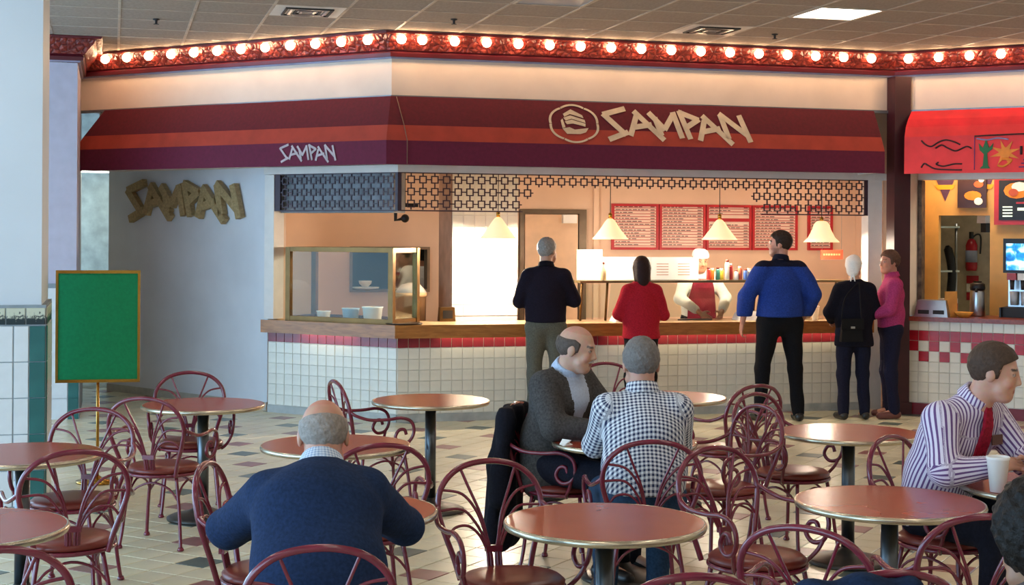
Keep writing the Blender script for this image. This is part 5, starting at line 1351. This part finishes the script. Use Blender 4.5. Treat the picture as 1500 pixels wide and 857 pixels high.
M_navy = fabric('navy_sweater', '#20304e'); M_dtr = fabric('dark_trousers', '#1c1c26'); M_blacktr = fabric('black_trousers', '#121216')
M_ging = mat_stripe('blue_gingham', 'gingham', '#e9ecf0', '#1c2a52', .0205); M_strp = mat_stripe('purple_stripe', 'stripe', '#e4dcea', '#6a4a80', .0185)
M_jean = fabric('denim', '#2a4058'); M_lshirt = mat_stripe('light_check', 'gingham', '#dfe8f2', '#8fa8c8', .012)
M_gsuit = fabric('grey_tweed', '#4a4745', .12); M_bshirt = fabric('pale_blue_shirt', '#b9c6da', .03)

# the man in the navy sweater, eating, back turned
person('balding man in a navy sweater seated with his back turned, elbows on table', (.63, 4.62), (.12, 1), 'sit',
       dict(pelvis=(0, -.05, .575), waist=(0, .03, .72), chest=(0, .17, .90), neck=(.01, .28, 1.00), head=(.02, .39, 1.105), shR=(.16, .23, .935), shL=(-.16, .23, .935),
            elR=(.30, .46, .785), elL=(-.30, .46, .785), wrR=(.12, .64, .80), wrL=(-.12, .64, .80)), bulk=1.2, pitch=math.radians(-22), hair='balding', hairc='#9a8f86', skin='#d39a80',
       top=dict(mat=M_navy, name='sweater', collar=M_lshirt, loose=1.08, drop=.4, arm=1.15, wr=.005), trousers=M_dtr, vox=.0055)
# the man in the checked shirt
person('man in a blue and white checked shirt seated with his back turned', (2.41, 6.49), (.2, .97), 'sit',
       dict(waist=(0, -.04, .70), chest=(0, .01, .88), neck=(0, .05, 1.045), head=(0, .10, 1.18), shR=(.165, .03, .975), shL=(-.165, .03, .975), elR=(.205, .2, .79), elL=(-.205, .2, .79), wrR=(.14, .43, .775), wrL=(-.14, .43, .775)),
       bulk=1.08, pitch=math.radians(-10), hair='short', hairc='#77716c', skin='#cf9880', top=dict(mat=M_ging, name='shirt', collar=M_ging, loose=1.08, drop=.5, arm=1.1, wr=.004, planar=True), hem=.60, trousers=M_jean, vox=.0058)
# the man in the grey suit
person('moustached man in a grey tweed jacket seated at the shared table', (2.35, 7.60), (.62, -.78), 'sit',
       dict(chest=(0, .0, .93), neck=(.01, .03, 1.06), head=(.02, .11, 1.185), shR=(.17, .0, .985), shL=(-.165, .02, .99), elR=(.25, .12, .79), elL=(-.23, .18, .80), wrR=(.10, .34, .775), wrL=(-.06, .38, .78)),
       bulk=1.12, yaw=math.radians(18), pitch=math.radians(-12), hair='balding', hairc='#5c5048', skin='#d8a88e', stache='#a8a098', brow='#6a5a50',
       top=dict(mat=M_gsuit, name='jacket', collar=M_bshirt, front=M_bshirt, loose=1.1, drop=.5, arm=1.18, wr=.005), trousers=M_dtr, vox=.0058)
# the man in the striped shirt
es_, Js, hps = person('man in a purple striped shirt and red tie eating at the table with the cup', (3.63, 5.88), (.34, -.94), 'sit',
       dict(waist=(0, -.02, .72), chest=(0, .06, .92), neck=(0, .15, 1.07), head=(-.02, .25, 1.205), shR=(.17, .11, .995), shL=(-.17, .11, .995), elR=(.25, .20, .79), elL=(-.26, .24, .80), wrR=(.08, .32, .815), wrL=(-.08, .40, .82)),
       bulk=1.1, yaw=math.radians(30), pitch=math.radians(-10), hair='short', hairc='#4e3c30', skin='#dba48a', brow='#4a382c',
       top=dict(mat=M_strp, name='shirt', collar=M_strp, loose=1.06, drop=.1, arm=1.15, wr=.005, seam=-1.), hem=.50, trousers=M_dtr, vox=.0056, hands=(.7, .7), sleeve=.82)
tie = MB(); tz = [(.0, .232, 1.06, .018), (0, .236, 1.03, .022), (0, .235, .97, .030), (0, .215, .90, .036), (0, .185, .83, .040), (0, .165, .78, .03)]
for k in range(len(tz)-1):
    (x, y, z, w), (x2, y2, z2, w2) = tz[k], tz[k+1]
    tie.prism([(x-w, y-.012, z), (x+w, y-.012, z), (x2+w2, y2-.012, z2), (x2-w2, y2-.012, z2)], (0, 1, 0), .014)
tie.build('tie', fabric('red_tie', '#9c1830', .12, .6, 60), es_)
bgd = MB().box((-.035, 0, -.022), (.035, .006, .022)); o_ = bgd.build('badge', mat('brown_badge', '#6a4638', .6), es_); o_.location = (-.10, .20, .90)
sw = empty('sandwich', (3.86, 5.47, .80), .3, label='half eaten sandwich held in the striped shirt man\'s hands', cat='sandwich')
sw.location = (es_.matrix_basis @ Vector((-.01, .50, .81)))
MB().ball((0, 0, 0), .06, 14, 8, sc=(1.25, .8, .35)).build('bread', mat('bread_crust', '#c98a4a', .7, var=.08, scale=30), sw); MB().ball((0, 0, .018), .052, 14, 6, sc=(1.25, .85, .2)).build('filling', mat('lettuce', '#8a9a4a', .7), sw); MB().ball((0, 0, .033), .058, 14, 8, sc=(1.22, .8, .3)).build('bread', MATS['bread_crust'], sw)
# dark haired person close by
person('dark curly haired person seated close by, mostly out of view', (1.885, 2.50), (.1, 1), 'sit', dict(head=(-.0, .2, 1.15), neck=(0, .10, 1.075), chest=(0, .03, .92), shR=(.18, .06, 1.02), shL=(-.18, .06, 1.02)),
       hair='curly', hairc='#17120f', skin='#a8785c', pitch=math.radians(-15), top=dict(mat=fabric('grey_print_top', '#6a6668', .25, .9, 25), name='top', collar=None), trousers=M_dtr, vox=.0075)
# ---- customers standing at the counter
person('grey haired man in a dark sweater and olive trousers standing at the counter', (3.95, 13.30), (.3, .95), 'stand',
       dict(elR=(.27, .03, 1.19), elL=(-.26, .02, 1.18), wrR=(.06, .24, 1.20), wrL=(-.06, .25, 1.16), head=(.01, .03, 1.665)), scale=.985, bulk=1.1, yaw=math.radians(-30), hair='short', hairc='#8f8b88', skin='#cf9a80',
       top=dict(mat=fabric('black_plum_sweater', '#1c1622'), name='sweater', drop=.35, loose=1.06, arm=1.1, collar=fabric('black_collar', '#141018')), hem=.985, trousers=fabric('olive_trousers', '#5c5a50'), vox=.0085)
person('woman with dark hair in a red sweater standing at the counter', (4.88, 13.22), (.1, 1), 'stand',
       dict(elR=(.25, .0, 1.16), elL=(-.25, .03, 1.17), wrR=(.14, .25, 1.12), wrL=(-.16, .24, 1.12), shR=(.155, -.01, 1.415), shL=(-.155, -.01, 1.415)), scale=.89, bulk=1.04, fem=True, hair='long', hairc='#2a1614', skin='#d2a084', pitch=math.radians(-12),
       top=dict(mat=fabric('red_knit', '#a61c2a'), name='sweater', drop=.5, loose=1.14, arm=1.12), hem=.91, trousers=M_blacktr, vox=.0085)
e3_, J3, _ = person('tall man in a blue jacket with dark yoke standing at the counter', (6.24, 13.05), (.12, 1), 'stand',
       dict(elR=(.31, -.06, 1.20), elL=(-.31, .02, 1.18), wrR=(.27, .10, .98), wrL=(-.33, .10, .93), hipR=(.11, 0, .93), hipL=(-.11, 0, .93), knR=(.16, .02, .5), knL=(-.16, .02, .5), anR=(.18, -.02, .085), anL=(-.19, -.02, .085)),
       scale=1.03, bulk=1.22, yaw=math.radians(68), hair='short', hairc='#2e221c', skin='#c98e78', extra='stubble',
       top=dict(mat=fabric('royal_blue_jacket', '#243c86'), yoke=fabric('navy_yoke', '#16182a'), name='jacket', drop=.3, loose=1.06, arm=1.32, wr=.007, wf=8., collar=fabric('navy_collar', '#141626')), hem=.985, trousers=M_blacktr, vox=.0085)
e4_, J4, _ = person('person in a dark coat and white headscarf carrying a black handbag', (7.02, 13.02), (.15, 1), 'stand',
       dict(elR=(.24, .0, 1.17), elL=(-.25, .05, 1.17), wrR=(.13, .24, 1.1), wrL=(-.17, .25, 1.08), shR=(.155, -.01, 1.415), shL=(-.155, -.01, 1.415)), scale=.90, bulk=1.14, fem=True, yaw=math.radians(-28), pitch=math.radians(-6), hair='scarf', skin='#d2a084',
       top=dict(mat=fabric('midnight_coat', '#15141f'), name='coat', drop=1.1, loose=1.08, arm=1.2), hem=.80, trousers=fabric('navy_trousers', '#1a1b2c'), vox=.0085)
hbg = empty('handbag', tuple(e4_.matrix_basis @ Vector((-.10, -.21, .78))), facing((.15, 1)), label='black shoulder handbag hanging at the back of the dark coat', cat='handbag')
MB().frustum((-.11, -.035, 0), (.11, .035, .22), .02).build('pouch', mat('black_leather', '#0b0a0c', .6, spec=.2), hbg); MB().frustum((-.112, -.042, .12), (.112, -.0355, .225), .003).build('flap', MATS['black_leather'], hbg)
MB().box((-.02, -.048, .13), (.02, -.0425, .15)).build('clasp', M_steel, hbg)
MB().tube(cr([(.10, 0, .21), (.10, .04, .42), (.10, .07, .57)], 5), .006, 6).build('strap', MATS['black_leather'], hbg); MB().tube(cr([(-.10, 0, .21), (-.05, .04, .42), (.09, .07, .57)], 5), .006, 6).build('strap', MATS['black_leather'], hbg)
person('person in a pink shirt and dark trousers turned toward the white headscarf', (7.45, 13.07), (-.9, .3), 'stand',
       dict(elR=(.24, .06, 1.17), elL=(-.24, .06, 1.17), wrR=(.15, .28, 1.1), wrL=(-.15, .28, 1.1)), scale=.925, bulk=1.08, yaw=math.radians(25), hair='thick', hairc='#5a4034', skin='#c98a74', shoes='#6a3a34',
       top=dict(mat=fabric('raspberry_shirt', '#a83a6a'), name='shirt', drop=.25, loose=1.05, arm=1.12, collar=fabric('raspberry_collar', '#a83a6a')), hem=.97, trousers=fabric('indigo_trousers', '#1e1d30'), vox=.0085)
# ---- staff
ew, Jw, _ = person('server in a white shirt, white cap and maroon apron behind the counter', (6.08, 14.72), (-.05, -1), 'stand',
       dict(chest=(0, .03, 1.31), neck=(0, .05, 1.47), head=(.02, .12, 1.60), shR=(.165, .03, 1.40), shL=(-.165, .03, 1.40), elR=(.27, .16, 1.18), elL=(-.27, .16, 1.18), wrR=(.12, .42, 1.03), wrL=(-.12, .42, 1.03)), scale=.955, bulk=1.08, pitch=math.radians(-14), hair='cap', hairc='#221814', skin='#c99070',
       top=dict(mat=fabric('white_uniform', '#ece4d8', .03), name='shirt', drop=.4, loose=1.06, arm=1.15, collar=None), hem=.95, trousers=M_blacktr, vox=.0085, sleeve=.75)
ap_ = MB(); S_ = .955
pts = [(-.12, 1.40), (.12, 1.40), (.15, 1.22), (.17, 1.05), (.18, .70), (-.18, .70), (-.17, 1.05), (-.15, 1.22)]
prf = lambda z: (.165 if z > 1.0 else .17)+(.03 if z > 1.2 else 0)
for k in range(12):
    a0 = -1+k/6; a1 = a0+1/6
    zs = [1.40, 1.30, 1.18, 1.05, .88, .70]; ws = [.105, .13, .155, .165, .17, .175]
    for j in range(5):
        q_ = []
        for (a, jj) in ((a0, j), (a1, j), (a1, j+1), (a0, j+1)): q_.append((ws[jj]*a*S_, (prf(zs[jj])-.045*a*a)*S_, zs[jj]*S_))
        ap_.prism([Vector(p) for p in q_], (0, 1, 0), .008)
ap_.build('apron', fabric('maroon_apron', '#7a2230'), ew)
person('cook with dark hair in a white shirt seen through the serving hatch', (3.53, 17.15), (.25, 1), 'stand', dict(head=(0, .10, 1.60), neck=(0, .03, 1.46), elR=(.26, .12, 1.2), elL=(-.26, .12, 1.2), wrR=(.2, .36, 1.12), wrL=(-.2, .36, 1.12)), scale=.94, bulk=1.05, pitch=math.radians(-18), hair='thick', hairc='#181310', skin='#c99070',
       top=dict(mat=MATS['cloth_white_uniform'], name='shirt', drop=.4, loose=1.06, arm=1.2), hem=.95, trousers=M_blacktr, vox=.010)
# ---- draped coats
def drape(name, label, f, lo, hi, m, loc, rz, cat):
    e = empty(name, loc, rz, label=label, cat=cat)
    v, q = sdf_mesh(f, lo, hi, .012); np_object('cloth', v, q, m, e); return e
def coat_f(p):
    d = eseg(p, V(0, -.29, .84), V(0, -.33, .55), (.20, .05), (.19, .075), V(1, 0, 0)); d = smin(d, eseg(p, V(0, -.33, .55), V(.0, -.35, .16), (.19, .075), (.23, .085), V(1, 0, 0)), .04)
    d = smin(d, rcone(p, V(-.2, -.28, .80), V(-.24, -.30, .40), .05, .045), .03); d = smin(d, rcone(p, V(.2, -.28, .80), V(.25, -.30, .40), .05, .045), .03)
    return np.maximum(d+.010*np.sin(p[:, 0]*38+2*np.sin(p[:, 2]*5)), np.abs(p[:, 2]-.46)-.41)
drape('draped_coat', 'long dark coat hung over the back of the grey suited man\'s chair', coat_f, V(-.4, -.55, 0), V(.4, -.1, 1.0), fabric('black_wool_coat', '#17171f'), (2.37, 7.60, 0), facing((.85, -.5)), 'coat')
def jk_f(p):
    d = eseg(p, V(0, -.27, .83), V(0, -.29, .45), (.13, .05), (.18, .06), V(1, 0, 0)); d = smin(d, rcone(p, V(-.12, -.27, .82), V(.12, -.27, .83), .045, .045), .04)
    d = smin(d, eseg(p, V(0, -.22, .83), V(0, -.16, .6), (.17, .03), (.16, .035), V(1, 0, 0)), .04)
    return d+.008*np.sin(p[:, 0]*40+2*np.sin(p[:, 2]*6))
drape('draped_jacket', 'dark blue jacket slung over a chair back', jk_f, V(-.4, -.5, .3), V(.4, 0, 1.0), fabric('ink_blue_jacket', '#1a2b46'), (2.03, 3.90, -.015), facing((.15, 1)), 'jacket')
